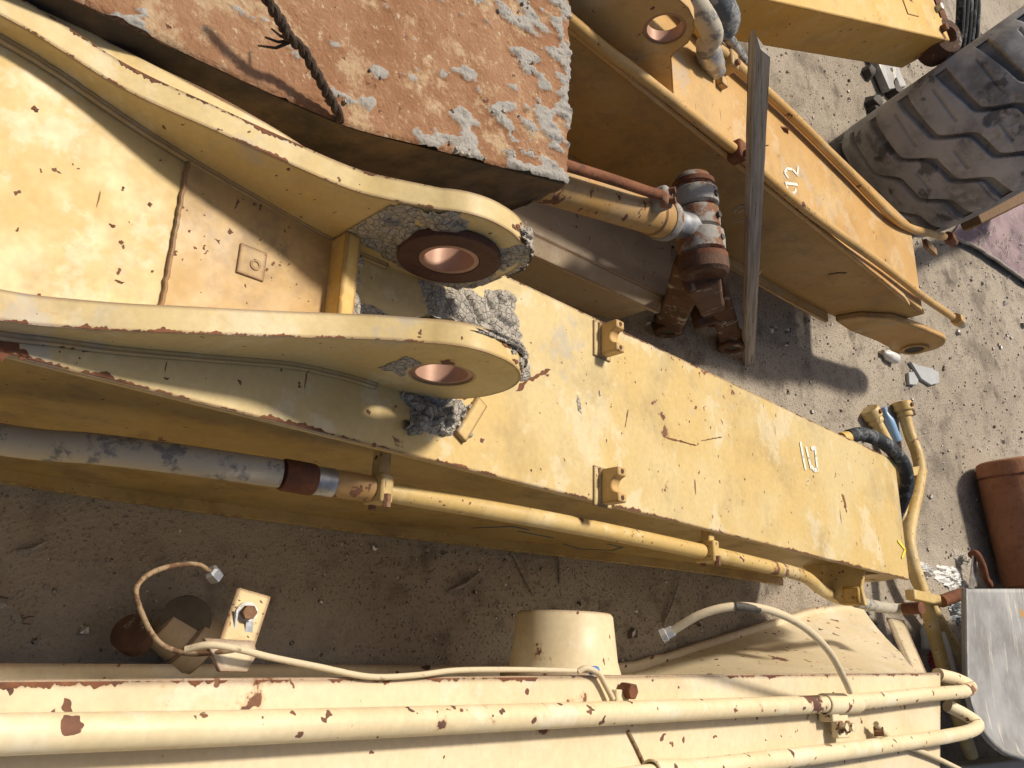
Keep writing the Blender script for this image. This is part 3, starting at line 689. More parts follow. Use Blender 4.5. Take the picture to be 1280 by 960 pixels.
for u, v, z, mt in ((911, 78, .90, 'orange_pipe'), (921, 190, .905, 'rust')):
    c = Vector(kz(u, v, z)); o_ = MB().box(c, (.075, .05, .06)).build('pipe_clamp', mt, K, bevel=.008)
    MB().hexnut(c+Vector((.02, 0, .028)), c+Vector((.02, 0, .044)), .012).build('bolt', 'bolt', o_)
c = Vector(kz(902, 103, KT+.012)); MB().box(c, (.04, .04, .03)).build('weld_block', 'orange', K, bevel=.003)
c = Vector(kz(975, 150, .87)); MB().prism([(0, 0), (.03, .02), (.10, -.02), (.03, -.03)], 0, .006, lambda a, b, d: (c.x+.03+d, c.y+a, c.z+b)).build('pipe_strap', 'rust', K)
for u, v, z in ((1198, 401, .88), (1188, 299, .865)):
    c = Vector(kz(u, v, z)); d = Vector((.0, 1, -.05))
    nt = MB().cyl(c-d*.05, c+d*.02, .034, 6).build('pipe_nut', 'orange_pipe' if v > 350 else 'rust', K, bevel=.004)
    MB().cyl(c+d*.021, c+d*.06, .027, 18).build('pipe_plug', 'zinc' if v > 350 else 'bolt', nt)
c0 = Vector(kz(1168, 306, .84)); MB().box(c0+Vector((.02, -.02, -.02)), (.05, .16, .025)).build('pipe_bracket', 'ochre_worn', K, bevel=.005)
# hoses on the far side of the ear
h1 = smooth_path([(-2.22, .9, 1.08), kz(872, 8, 1.0), kz(884, 58, .93), kz(893, 82, .895)], 8)
MB().tube(h1, .040, 18).build('hose', 'hose_grey', K)
c1, c2 = Vector(kz(884, 62, .925)), Vector(kz(896, 90, .885)); MB().lathe([(0, .041), (.02, .047), (.06, .044), (.062, .036), ((c2-c1).length, .034)], c1, c2-c1, 20).build('hose_end', 'zinc', K)
h2 = smooth_path([(-2.36, 1.2, 1.02), kz(892, -6, .98), kz(905, 40, .93)], 8); MB().tube(h2, .052, 18).build('hose', 'hose_blue', K)
h3 = smooth_path([(-2.5, 1.3, .98), kz(872, -14, .96), kz(902, 34, .90), kz(934, 83, .85)], 8); MB().tube(h3, .022, 14).build('hose', 'hose_blue', K)
px_strokes([[(978, 243), (984, 244), (993, 241), (994, 237)], [(984, 236), (981, 229), (996, 231)], [(984, 222), (980, 216), (983, 211), (990, 212), (996, 219), (997, 209)]], KT, .012).build('painted_number', 'mark', K)
def kside(u, v): q = onx(u, v, KR-.0355); return (q[1], q[2])
for ln in ([(918, 266), (920, 260), (929, 256), (931, 260), (924, 265)], [(917, 278), (930, 275)]):
    strokes(MB(), [[kside(*k) for k in ln]], lambda a, b, d: (KR-.0355+d, a, b), .010).build('faded_writing', 'mark_grey', K)
strokes(MB(), [[kside(*k) for k in ((1036, 343), (1047, 341), (1057, 341))]], lambda a, b, d: (KR-.0355+d, a, b), .012).build('scratch_mark', 'dark', K)

# ------------------------------------------------------------------ cream boom in front
Cc = thing('excavator_boom', 'cream boom with two pipes on top and round side boss, nearest the camera', 'boom', (.25, 2.0, .0))
CT = .85
def cxl(y): return .028-.026*(y-.4)      # left edge of the top plate drifts a little
MB().prism([(-1.0, cxl(-1.0)), (-1.0, .62), (3.62, .62), (3.88, cxl(3.88))], CT-.02, CT, lambda a, b, d: (b, a, d)).build('top_plate', 'cream', Cc, bevel=.004)
# left side plate: upright, then flaring out to the wide foot
FL = [(-1.0, 0.), (2.55, 0.), (2.8, .02), (3.1, .09), (3.5, .175), (3.95, .27), (4.5, .33), (4.62, .33)]
def foot_x(y): return cxl(y)+.03-lerp(FL, y)*1.05
def cb(y): return max(-.06, -.25+.1585*(y-.8)+.03)
def cside(a, b):
    y = -1.0+(4.86+.5*b)*a; zb = cb(y); z = CT-.021+(zb-CT+.021)*b
    return (cxl(y)+.028+(foot_x(y)-cxl(y)-.028)*min(1, b*1.0), y, z)
MB().grid(120, 8, cside).build('side_plate', 'cream', Cc)
yl = np.linspace(-1.0, 4.6, 100)
def cedge(a, b):
    y = -1.0+5.36*a; x0 = foot_x(y); off = -.04 if y < 2.9 else -.03
    return [(x0+.03, y, cb(y)), (x0+off, y, cb(y)), (x0+off, y, cb(y)-.022), (x0+.03, y, cb(y)-.022)][int(round(b*3))]
MB().grid(100, 4, cedge).build('bottom_plate', 'cream', Cc)
# second, right hand side, mostly out of frame
MB().prism([(-1.0, .0), (-1.0, CT-.021), (3.6, CT-.021), (4.2, .4)], .58, .60, lambda a, b, d: (d, a, b)).build('side_plate', 'cream', Cc)
# end flange of the foot
EF = [onz(1114, 772, .44), onz(1130, 775, .44), onz(1162, 848, .80), onz(1148, 852, .80)]
MB().add([tuple(p) for p in EF]+[tuple(p+np.array((.0, .004, -.03))) for p in EF], [(0, 1, 2, 3), (7, 6, 5, 4), (0, 4, 5, 1), (1, 5, 6, 2), (2, 6, 7, 3), (3, 7, 4, 0)]).build('end_flange', 'cream', Cc, bevel=.003)
# side boss
by = onz(707, 800, .55)[1]+.05
MB().lathe([(0, .182), (.03, .168), (.075, .155), (.20, .142), (.208, .136), (.209, .10), (.16, .098)], (cxl(by)+.045, by, .50), (-1, 0, .0), 56).build('side_boss', 'cream', Cc)
MB().tube([(cxl(by)+.012, by+.176*math.cos(t_), .50+.176*math.sin(t_)) for t_ in np.linspace(0, 6.2832, 72)], .009, 6, cap=False).build('weld_bead', 'cream', Cc)
# the two pipes
def cz(u, v, z=.905): return tuple(onz(u, v, z))
p1 = smooth_path([(.10, -.9, .892), cz(0, 918, .892), cz(400, 906, .892), cz(800, 890, .892), cz(1060, 878, .892), cz(1150, 869, .895), cz(1185, 866, .893)], 8)
p1 += [Vector(k) for k in smooth_path([cz(1185, 866, .893), cz(1206, 864, .885), cz(1213, 858, .86), cz(1196, 849, .84), cz(1172, 843, .82)], 5)][1:]
MB().tube(p1, .0265, 22).build('long_pipe', 'cream_pipe', Cc)
p2 = smooth_path([(.27, -.9, .892), cz(500, 1008, .892), cz(700, 985, .892), cz(880, 961, .892), cz(1060, 938, .892), cz(1180, 921, .89)], 8)
p2 += [Vector(k) for k in smooth_path([cz(1180, 921, .89), cz(1212, 914, .885), cz(1222, 905, .87), cz(1206, 893, .84), cz(1184, 882, .80)], 5)][1:]
MB().tube(p2, .0265, 22).build('long_pipe', 'cream_pipe', Cc)
def weldneck(u, v, r=.0285):
    a, b = Vector(cz(u-5, v, .892)), Vector(cz(u+6, v-.6, .892)); MB().ring(a, b, r+.002, r-.004, 28).build('pipe_sleeve', 'cream_pipe', Cc, bevel=.002)
edge_rust(lambda t: ((cxl(-.2+4.05*t)+.003, -.2+4.05*t, CT+.0012), (1, 0, 0)), 1500, .010, 8., .0).build('edge_rust', 'rust', Cc)['kind'] = 'stuff'
# pipe clamps
def cclamp(u, v, du=34):
    a, b = Vector(cz(u-du/2, v, .892)), Vector(cz(u+du/2, v-1, .892))
    cl = MB().ring(a, b, .0325, .026, 30).build('pipe_clamp', 'cream_pipe', Cc, bevel=.004)
    m_ = (a+b)/2; ex = (b-a).normalized()
    MB().box(m_+Vector((.062, 0, -.008)), (.085, .085, .022)).build('clamp_plate', 'cream_pipe', cl, bevel=.004)
    MB().box(m_+Vector((.03, -.062, -.014)), (.05, .05, .05)).build('clamp_foot', 'cream_pipe', cl, bevel=.004)
    for s in (-1, 1):
        MB().cyl(m_+Vector((.07, s*.024, .002)), m_+Vector((.07, s*.024, .010)), .019, 22).build('washer', 'bolt', cl)
        MB().hexnut(m_+Vector((.07, s*.024, .010)), m_+Vector((.07, s*.024, .026)), .0145).build('bolt', 'cream_pipe', cl)
cclamp(1050, 880, 42)
cclamp(838, 967, 50)
# third bolt and line by the clamp
b0 = Vector(cz(1092, 914, .87)); MB().hexnut(b0, b0+Vector((0, .012, .03)), .018).build('bolt', 'bolt', Cc)
MB().tube(smooth_path([cz(1095, 905, .89), cz(1108, 918, .885), cz(1128, 930, .875), cz(1165, 945, .868), cz(1200, 962, .865)], 5), .010, 10).build('thin_line', 'hose_cream', Cc)
# hydraulic hose sticking out
MB().tube(smooth_path([cz(1062, 864, .92), cz(1054, 846, .99), cz(1036, 814, 1.06), cz(1004, 783, 1.10), cz(962, 763, 1.10), cz(918, 758, 1.06), cz(876, 768, 1.0), cz(838, 790, .93)], 8), [.0105]*57, 12).build('hose', 'hose_cream', Cc)
f0, f1 = Vector(cz(842, 788, .935)), Vector(cz(820, 799, .90))
MB().lathe([(0, .0115), (.003, .0155), (.020, .0155), (.022, .019), (.034, .019), (.035, .010)], f0, f1-f0, 6).build('hose_fitting', 'zinc', Cc)
pr = [cz(u, v, z) for u, v, z in ((918, 758, 1.0625), (928, 758.5, 1.073), (938, 760, 1.083), (948, 761, 1.09))]
MB().tube(pr, .0112, 12, cap=False).build('hose_print', 'dark', Cc)
# steel line coiling off the bracket, then cable along the edge
cl_pts = [cz(*q) for q in ((262, 714, .74), (248, 706, .75), (224, 706, .75), (196, 713, .76), (176, 726, .77), (170, 742, .775), (178, 768, .78), (190, 792, .785), (206, 808, .79), (236, 817, .80), (272, 815, .82), (300, 810, .825))]
MB().tube(smooth_path(cl_pts, 6), .0045, 10).build('thin_line', 'hose_brown', Cc)
a, b = Vector(cz(262, 713, .74)), Vector(cz(274, 726, .73)); MB().lathe([(0, .010), (.004, .0145), (.022, .0145), (.026, .010)], a, b-a, 6).build('line_nut', 'steel', Cc)
cab = [cz(*q) for q in ((232, 812, .82), (262, 806, .845), (300, 812, .855), (340, 822, .85), (400, 834, .856), (462, 846, .858), (520, 844, .858), (570, 838, .858), (640, 837, .858), (700, 838, .858), (735, 839, .86))]
MB().tube(smooth_path(cab, 6), .0058, 10).build('cable', 'hose_cream', Cc)
MB().tube([cz(738, 838, .863), cz(746, 838, .864)], .010, 10).build('cable_tie', 'blue_tie', Cc)
MB().tube(smooth_path([cz(722, 840, .862), cz(733, 835, .87), cz(748, 842, .868), cz(756, 855, .866), cz(766, 874, .868)], 5), .007, 10).build('cable', 'hose_cream', Cc)
b0 = Vector(cz(778, 862, .855)); fb = MB().hexnut(b0, b0+Vector((.004, 0, .035)), .020).build('fitting', 'rust', Cc, bevel=.003)
b0 = Vector(cz(773, 874, .855)); MB().box(b0, (.045, .05, .03)).build('weld_lug', 'cream_pipe', Cc, bevel=.005)
MB().tube([cz(785, 914, .853), cz(795, 934, .853), cz(808, 962, .853)], .005, 8).build('thin_line', 'hose_brown', Cc)
# standing bracket with its bolt
bx = Vector(cz(282, 832, .80))
foot = MB().prism([(-.055, -.022), (.035, -.022), (.045, 0), (.03, .03), (-.02, .03)], 0, .012, lambda a, b, d: (bx.x+b-.02, bx.y+a, bx.z+.01+d)).build('bracket_foot', 'cream', Cc, bevel=.002)
A = [Vector(onz(u, v, z)) for u, v, z in ((266, 826, .80), (312, 832, .80), (340, 745, .74), (298, 733, .74))]
n_ = (A[1]-A[0]).cross(A[3]-A[0]).normalized()*-.011
br = MB().add([*A, *[k+n_ for k in A]], [(0, 1, 2, 3), (7, 6, 5, 4), (0, 4, 5, 1), (1, 5, 6, 2), (2, 6, 7, 3), (3, 7, 4, 0)]).build('standing_bracket', 'cream_rusty', Cc, bevel=.004)
if n_.z > 0: pass
cc_ = Vector(onz(307, 766, .757)); up = Vector((0, -.2, 1)).normalized()
MB().cyl(cc_-up*.004, cc_+up*.010, .019, 20).build('washer', 'zinc', br)
MB().hexnut(cc_+up*.010, cc_+up*.028, .013).build('bolt', 'bolt', br)
MB().tube([cc_+Vector((-.004, -.024, .012)), cc_+Vector((.05, -.024, .014))], .0035, 6).build('cotter_pin', 'steel', br)
MB().box(cc_+Vector((.035, .002, .014)), (.04, .014, .006)).build('lock_tab', 'steel', br)
# ------------------------------------------------------------------ rusty counterweight
BT = .95
eR = [(-.905, .21), (-.94, .66), (-.985, .86), (-1.105, 1.397)]
def b_edge(y):      # right edge of its top face
    return spl([(-.9, -.90), (.23, -.984), (.72, -1.022), (.935, -1.076), (1.397, -1.201)], y)
W_ = thing('counterweight', 'rusty steel counterweight crusted with grey mortar between the yellow booms', 'counterweight', (-1.35, .5, -.2))
NU, NV = 230, 130; sc = []
def scab(x, y, e):
    g = max(0, min(1, (y-.75)/.64)); s_ = 1.15*fbm((x*18, y*11, 5), 6)
    near = max(0, 1-abs(x-b_edge(y))/.07)*max(0, min(1, (y-.55)/.4))
    return s_+g*g*.72+near*.50-.47
vs = []
for i in range(NU):
    y = -.9+2.297*i/(NU-1) if i else -.9
    for j in range(NV):
        xr = b_edge(y); x = xr+(-1.79-xr)*j/(NV-1)
        s_ = scab(x, y, 0); q = max(0., min(1., s_*4.5)); sc.append(q)
        z = BT+.004*fbm((x*5, y*5, 0), 4)+q*(.004+.016*abs(fbm((x*34, y*34, 2), 5)))
        if j == 0: z -= .006
        if i == NU-1: y_ = y+.012*fbm((x*14, 0, 8), 4)
        else: y_ = y
        vs.append((x, y_, z))
mb = MB(); mb.add(vs, [(i*NV+j, (i+1)*NV+j, (i+1)*NV+j+1, i*NV+j+1) for i in range(NU-1) for j in range(NV-1)])
o = mb.build('top_face', 'block', W_, ang=80)
at = o.data.attributes.new('scab', 'FLOAT', 'POINT'); at.data.foreach_set('value', sc)
# right side, far end and sloping underside as one shell below the top face
und = [(1.397, BT-.002), (1.404, .76), (1.39, .64), (1.33, .56), (1.20, .52), (.6, .40), (.2, -.33), (-.9, -.5)]
def yside(a, b):
    y = -.9+2.297*a; zl = spl([(-.9, -.5), (.1, -.3), (.3, .2), (.6, .42), (1.1, .51), (1.26, .535), (1.35, .59), (1.385, .65), (1.397, .76)], y)
    bul = .012*fbm((0, y*5, b*3), 3)
    inn = .05*max(0, b-.8)/.2
    return (b_edge(y)+.004+bul*min(1, b*6)-inn, y, BT-.004+(zl-BT+.004)*b)
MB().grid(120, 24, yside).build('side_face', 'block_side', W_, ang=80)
def yend(a, b):
    xr = b_edge(1.397)+.002; x = xr+(-1.79-xr)*a
    k = b*(len(und)-1); i = min(int(k), len(und)-2); f_ = k-i
    y = und[i][0]+(und[i+1][0]-und[i][0])*f_; z = und[i][1]+(und[i+1][1]-und[i][1])*f_
    rx = .05*max(0, 1-a/.06)**2 if i > 0 else 0
    return (x-rx, y+.008*fbm((x*14, z*10, 8), 4), z)
o = MB().grid(60, 43, yend).build('end_face', 'block', W_, ang=80)
at = o.data.attributes.new('scab', 'FLOAT', 'POINT')
at.data.foreach_set('value', [max(0, min(1, 1.6-(j/42)*7)) for i in range(60) for j in range(43)])
m = MB()
for _ in range(260):
    y = random.uniform(.3, 1.28) if random.random() < .5 else 1.28-abs(random.gauss(0, .16)); x = b_edge(y)-random.random()**1.3*(.65)
    if scab(x, y, 0) > .02: chunk(m, (x, y, BT+.006), random.uniform(.002, .007), .5)
o = m.build('mortar_crumbs', 'mud', W_); o['kind'] = 'stuff'
# twisted wire lying on it
wp = [tuple(onz(u, v, z)) for u, v, z in ((318, -30, 1.06), (338, 6, 1.05), (352, 28, 1.042), (360, 44, 1.035), (378, 62, 1.02), (392, 86, 1.005), (404, 108, .99), (414, 126, .975), (424, 146, .957), (420, 168, .88))]
sp = smooth_path(wp, 10)
m = MB()
for ph in (0, math.pi):
    pts = []
    for i, p in enumerate(sp):
        u_, w2 = frame_axes((sp[min(i+1, len(sp)-1)]-sp[max(i-1, 0)])); a = i*.55+ph
        pts.append(p+(u_*math.cos(a)+w2*math.sin(a))*.0045)
    m.tube(pts, [.0065*(1+.25*fbm((i*.4, ph, 0), 2)) for i in range(len(pts))], 8)
for k in range(3):
    c = sp[34]; m.tube([c, c+Vector((.01*k-.005, -.02, -.012-.006*k)), c+Vector((.025*(k-1), -.03-.01*k, -.03))], [.004, .003, .002], 6)
single(m, 'twisted_wire', 'wire', 'black twisted wire lying over the edge of the rusty counterweight', 'wire', wp[-2])

# ------------------------------------------------------------------ plank leaning on the orange boom
tb = w2b(wz(935, 453, .0)); tt = dep(949, 62, 2.42)
a, b = Vector(b2w(tb)), Vector(b2w(tt)); ax = (b-a).normalized(); L = (b-a).length
sx = Vector(RX @ RB @ np.array([1, .03, 0])); sx = (sx-ax*sx.dot(ax)).normalized(); sy = ax.cross(sx)
rt = Matrix((sx, sy, ax)).transposed()
o = bpy.data.objects.new('timber_plank', None); bpy.data.objects.remove(o)
m = MB(); hw, ht, NS = .026, .018, 40
prof = [(-hw, -ht), (-.006, -ht-.002), (hw, -ht), (hw+.001, 0), (hw, ht), (.004, ht+.001), (-hw, ht), (-hw-.001, 0)]
vs = []
for i in range(NS+1):
    h = L*i/NS
    for k, (p, q) in enumerate(prof):
        e = 0
        if i == NS: e = (.10, .02, -.03, -.02, -.07, -.10, .04, .09)[k]
        if i == 0: e = (.0, .01, -.01, .0, .012, .0, .005, .0)[k]
        vs.append((p+.0012*fbm((k*3, h*6, 0), 3), q+.0012*fbm((k*3, h*6, 5), 3), h+e))
n8 = 8
m.add(vs, [(i*n8+k, i*n8+(k+1) % n8, (i+1)*n8+(k+1) % n8, (i+1)*n8+k) for i in range(NS) for k in range(n8)]+[tuple(range(n8))[::-1], tuple(range(NS*n8, NS*n8+n8))])
rotq = Matrix.Rotation(math.radians(24), 3, 'Z')
m.v = [tuple(rotq @ Vector(v)) for v in m.v]
P = bpy.data.objects.new('timber_plank', None); COL.objects.link(P); P.matrix_world = Matrix.Translation(a) @ rt.to_4x4(); P['_o'] = [0., 0., 0.]
tag(P, 'grey weathered timber plank leaning against the orange boom', 'plank')
m.build('board', 'timber', P, ang=30)
for k in range(5):
    h = L*(.28+.13*k)+random.uniform(-.05, .05); p = rotq @ Vector((hw-.008, ht*random.choice((-1, .2, .8)), h)); q = rotq @ Vector((hw+.024, ht*.2, h+random.uniform(-.012, .012)))
    MB().cyl(p, q, .0022, 6).build('nail', 'bolt', P)

# ------------------------------------------------------------------ hydraulic cylinder, its bottom link, low beam
z0 = .80
def hz(u, v, z=z0): return Vector(onz(u, v, z))
H = thing('hydraulic_cylinder', 'worn ochre hydraulic cylinder with rusty feed pipe and scaly pin eye', 'cylinder', tuple(hz(830, 270, .7)))
a, b = hz(672, 225), hz(836, 277); d = (b-a).normalized()
MB().lathe([(0, .058), ((b-a).length-.10, .058), ((b-a).length-.095, .063), ((b-a).length-.02, .063), ((b-a).length, .060)], a, d, 40).build('barrel', 'ochre_worn', H)
MB().lathe([(0, .066), (.004, .069), (.032, .069), (.036, .064)], b-d*.045, d, 40).build('gland', 'rust_grey', H)
MB().cyl(b-d*.01, hz(866, 284), .045, 28).build('rod', 'steel', H)
fpth = smooth_path([hz(684, 200, .90), hz(712, 208, .90), hz(770, 226, .90), hz(812, 240, .895), hz(826, 243, .89)], 6)
MB().tube(fpth, .0165, 14).build('feed_pipe', 'rust', H)
c = hz(824, 250, .87); MB().box(c, (.07, .05, .08)).build('port_block', 'rust_grey', H, bevel=.012)
for s in (-1, 1): MB().cyl(c+Vector((s*.018, 0, .03)), c+Vector((s*.018, .01, .055)), .011, 8).build('bolt', 'bolt', H)
pa, pb = hz(865, 219), hz(880, 338); pd = (pb-pa).normalized(); LL_ = (pb-pa).length
segs = [(0, .16, .058, .068, 'rust_grey'), (.165, .36, .080, .080, 'rust_grey'), (.37, .60, .076, .075, 'rust_grey'), (.61, .84, .083, .082, 'rust_grey')]
for i, (s0, s1, r0, r1, mt) in enumerate(segs):
    l0, l1 = s0*LL_, s1*LL_
    MB().lathe([(0, r0-.012), (.008, r0), ((l1-l0)*.5, (r0+r1)/2+.002), (l1-l0-.008, r1), (l1-l0, r1-.012)], pa+pd*l0, pd, 40).build('pin_eye' if i == 2 else 'collar', mt, H)
for s0, r in ((.075, .074), (.86, .087)):
    MB().lathe([(0, r-.006), (.003, r), (.020, r), (.023, r-.006)], pa+pd*LL_*s0, pd, 40).build('band', 'rust', H)
for s0 in (.28, .5, .73):
    c = pa+pd*LL_*s0; nn = (Vector(CB)-c); nn = (nn-pd*nn.dot(pd)).normalized(); nn = (nn+Vector((0, .9, 0))).normalized(); nn = (nn-pd*nn.dot(pd)).normalized()
    MB().cyl(c+nn*.070, c+nn*.087, .011, 12).build('grease_plug', 'dark', H)
# link fork
Lk = thing('bucket_link', 'rusty brown forked link standing under the cylinder eye', 'link', tuple(w2b(wz(865, 415, .0))))
def wv(u, v, z): return Vector(w2b(wz(u, v, z)))
top_a, top_b = pa+pd*LL_*.885, pa+pd*LL_*1.04
MB().lathe([(0, .080), (.006, .087), (.05, .087), (.062, .075), (.063, .045), (.05, .025)], top_a, pd, 36).build('pin_eye', 'rust_dark', Lk)
tc = (top_a+top_b)/2
def limb(p, q, w0, w1, th, name='fork_arm'):
    p, q = Vector(p), Vector(q); d_ = (q-p).normalized(); n_ = (Vector(CB)-(p+q)/2).normalized(); s_ = d_.cross(n_).normalized(); n_ = s_.cross(d_)
    vs = []
    for c_, w_ in ((p, w0), ((p+q)/2, (w0+w1)*.44), (q, w1)):
        for sx_, sn in ((-1, -1), (1, -1), (1, 1), (-1, 1)): vs.append(c_+s_*sx_*w_/2+n_*sn*th/2)
    fs = [(0, 1, 2, 3), (8, 9, 10, 11)]+[(i*4+k, i*4+(k+1) % 4, i*4+4+(k+1) % 4, i*4+4+k) for i in range(2) for k in range(4)]
    return MB().add(vs, fs).build(name, 'rust_dark', Lk, bevel=.014)
e0 = pa+pd*LL_*.96; e00 = pa+pd*LL_*.10+Vector((0, .02, -.03))
fA, fB, fC = wv(836, 405, .08), wv(893, 392, .12), wv(914, 426, .07)
limb(e0+Vector((-.02, 0, -.03)), fA, .15, .13, .06)
limb(e0+Vector((.03, .03, -.03)), fB, .13, .12, .06)
limb(e00, fC, .11, .11, .05)
limb(fA.lerp(fB, .12)+Vector((0, 0, .10)), fA.lerp(fB, .88)+Vector((0, 0, .10)), .12, .12, .04, 'cross_web')
for c in (fA, fB, fC):
    MB().ring(c-Vector((.045, .0, .0)), c+Vector((.045, .0, .0)), .068, .036, 30).build('foot_eye', 'rust_dark', Lk, bevel=.008)
    MB().cyl(c-Vector((.036, 0, 0)), c+Vector((.034, 0, 0)), .0355, 24).build('eye_bore', 'dark', Lk)
# low beam between the booms
tbz = .36
Tn = thing('box_beam', 'dusty tan steel beam lying low between the two yellow booms', 'beam', (-1.55, 1.8, -.1))
xa = -1.38
MB().prism([(-1.465, tbz-.045), (-1.47, tbz), (-1.52, tbz+.002), (-1.79, tbz-.004), (-1.79, .02), (-1.465, .02)], .7, 2.74, lambda a, b, d: (a-.045*(d-1.7), d, b)).build('beam_body', 'tan', Tn, bevel=.006)
MB().prism([(-1.405, tbz-.05), (-1.405, tbz-.028), (-1.47, tbz-.004), (-1.47, tbz-.03)], .7, 2.68, lambda a, b, d: (a-.045*(d-1.7), d, b)).build('edge_lip', 'tan', Tn, bevel=.003)

# ------------------------------------------------------------------ loader tyre
ca = Vector((-3.22, 4.65, .767)); az, lean = .713, .119; Rr, Wt = .767, .75
axv = Vector((math.cos(az)*math.cos(lean), math.sin(az)*math.cos(lean), math.sin(lean))); tv = Vector((-math.sin(az), math.cos(az), 0)); kv = axv.cross(tv)
NT_, NS_ = 1000, 90; P_ = .245; dep_ = .034
def tri(x): return abs((x % 1.0)-.5)*2
def sst(x): x = max(0., min(1., x)); return x*x*(3-2*x)
def groove(u, s):    # u arc length, s in -1..1 across; Z shaped lug grooves over the full width
    z = .07*s+.15*sst((s+.30)/.34)+.13*sst((s-.38)/.30)
    uu = (u-z) % P_; dd = min(uu, P_-uu); wd = .014+.03*max(0, abs(s)-.5)
    g = 1-sst((dd-wd)/.012)
    # shallow sipe between two grooves
    z2 = .07*s+.15*sst((s+.30)/.34)-.05*s+P_*.5
    u2 = (u-z2) % P_; d2 = min(u2, P_-u2)
    if -.85 < s < -.30 or .05 < s < .35 or s > .62: g = max(g, .30*(1-sst((d2-.004)/.007)))
    return g
vs = []; gr = []
prof_s = [(-1.0+2*j/(NS_-1)) for j in range(NS_)]
wear = [(th_*Rr, s_, dd, dd*.7) for th_, s_, dd in ((.35, -.05, .06), (.42, .1, .05), (.47, -.12, .045), (.27, .15, .04))]
nprof = []
for i in range(NT_):
    th = 2*math.pi*i/NT_; dirv = -tv*math.cos(th)+kv*math.sin(th); u = th*Rr
    per = 2*math.pi*Rr; uP = u*(round(per/P_)*P_/per)
    for j, s_ in enumerate(prof_s):
        g = groove(uP, s_); r = Rr-.035*s_*s_-.9*max(0, abs(s_)-.82)**2
        r -= g*dep_*(1 if abs(s_) < .95 else .8)
        r += .003*fbm((u*2, s_*1.5, 1), 2)
        for (wu, ws, wr, wh) in wear:
            q = ((u-wu)/wr)**2+((s_-ws)*Wt/2/wh)**2
            if q < 1: r -= .012*min(1, (1-q)*3)
        vs.append(ca+axv*(s_*Wt/2)+dirv*r); gr.append(g)
fs = [(i*NS_+j, ((i+1) % NT_)*NS_+j, ((i+1) % NT_)*NS_+j+1, i*NS_+j+1) for i in range(NT_) for j in range(NS_-1)]
Ty = thing('tyre', 'big grey black loader tyre with chunky worn tread standing by the orange boom', 'tyre', (ca.x, ca.y, 0), 'W')
o = MB().add([tuple(v) for v in vs], fs).build('tread', 'tyre', Ty, ang=50)
at = o.data.attributes.new('groove', 'FLOAT', 'POINT'); at.data.foreach_set('value', gr)
for s in (-1, 1):
    pr_ = [(0, Rr-.068), (.025, Rr-.09), (.035, Rr-.13), (.03, Rr-.22), (.0, Rr-.30), (-.03, Rr-.36), (-.06, Rr-.37)]
    MB().lathe([(h, r) for h, r in pr_], ca+axv*s*(Wt/2-.004), axv*s, 90).build('sidewall', 'tyre', Ty, ang=60)
MB().lathe([(-Wt/2+.05, Rr-.36), (-.1, Rr-.39), (.1, Rr-.39), (Wt/2-.05, Rr-.36)], ca, axv, 48).build('rim', 'dark', Ty)
# ------------------------------------------------------------------ yellow machine frame behind
Yf = thing('machine_frame', 'bright yellow box frame of a parked machine at the top right, rusty pin end', 'machine frame', tuple(wz(1060, 60, 0.)), 'W')
zt = .95
A, B_ = Vector(wz(948, -3, zt)), Vector(wz(1188, 51, zt)); d = (B_-A).normalized(); s = Vector((-d.y, d.x, 0))
if s.x > 0: s = -s
A -= d*1.6
hgt = .27
def fr(l, w_, z): return A+d*l+s*w_+Vector((0, 0, z))
Lf = (B_-A).length
def pbox(l0, l1, w0, w1, z0_, z1_, taper=0): 
    vs = [fr(l, w_, z) for l in (l0, l1) for w_ in (w0, w1) for z in (z0_, z1_)]
    return MB().add(vs, [(0, 1, 3, 2), (4, 6, 7, 5), (0, 4, 5, 1), (2, 3, 7, 6), (0, 2, 6, 4), (1, 5, 7, 3)])
pbox(0, Lf, 0, .62, -hgt, 0).build('frame_box', 'bright_yellow', Yf, bevel=.006)
pbox(Lf-.42, Lf-.30, .10, .64, .001, .004).build('cover_strip', 'bright_yellow', Yf)
pbox(.2, Lf-.05, .05, .55, -hgt-.012, -hgt-.001).build('bottom_plate', 'bright_yellow', Yf)
for l_ in (.4, 1.5): pbox(l_, l_+.12, .15, .45, -.95, -hgt-.013).build('support_leg', 'dark', Yf)
c = fr(Lf+.05, .10, -.08)
MB().lathe([(0, .05), (.01, .105), (.12, .11), (.15, .09), (.16, .045), (.13, .03)], c-s*.06+Vector((0, 0, -.06)), Vector((.2, -.3, 1)), 28).build('pin_boss', 'rust_dark', Yf)
MB().box(fr(Lf+.02, .20, -.07), (.20, .16, .14), Matrix.Rotation(.4, 3, 'Z')).build('joint_block', 'rust', Yf, bevel=.03)
MB().box(fr(Lf+.0, .03, -.10), (.05, .14, .16), Matrix.Rotation(.7, 3, 'Z')).build('joint_plate', 'ochre_worn', Yf, bevel=.012)
for k in range(3): MB().hexnut(fr(Lf-.06+.03*k, .06+.12*k, .0), fr(Lf-.06+.03*k, .06+.12*k, .03), .02).build('bolt', 'steel' if k == 1 else 'bolt', Yf)
for k in range(5):
    pts = smooth_path([fr(Lf+.18+.035*k, .85, .04), fr(Lf+.20+.045*k, .45, .08+.02*(k % 2)), fr(Lf+.24+.05*k, .20, .02), fr(Lf+.30+.05*k, -.02, -.15), fr(Lf+.33+.05*k, -.05, -.5)], 6)
    MB().tube(pts, .024, 10).build('hose', 'hose_black', Yf)

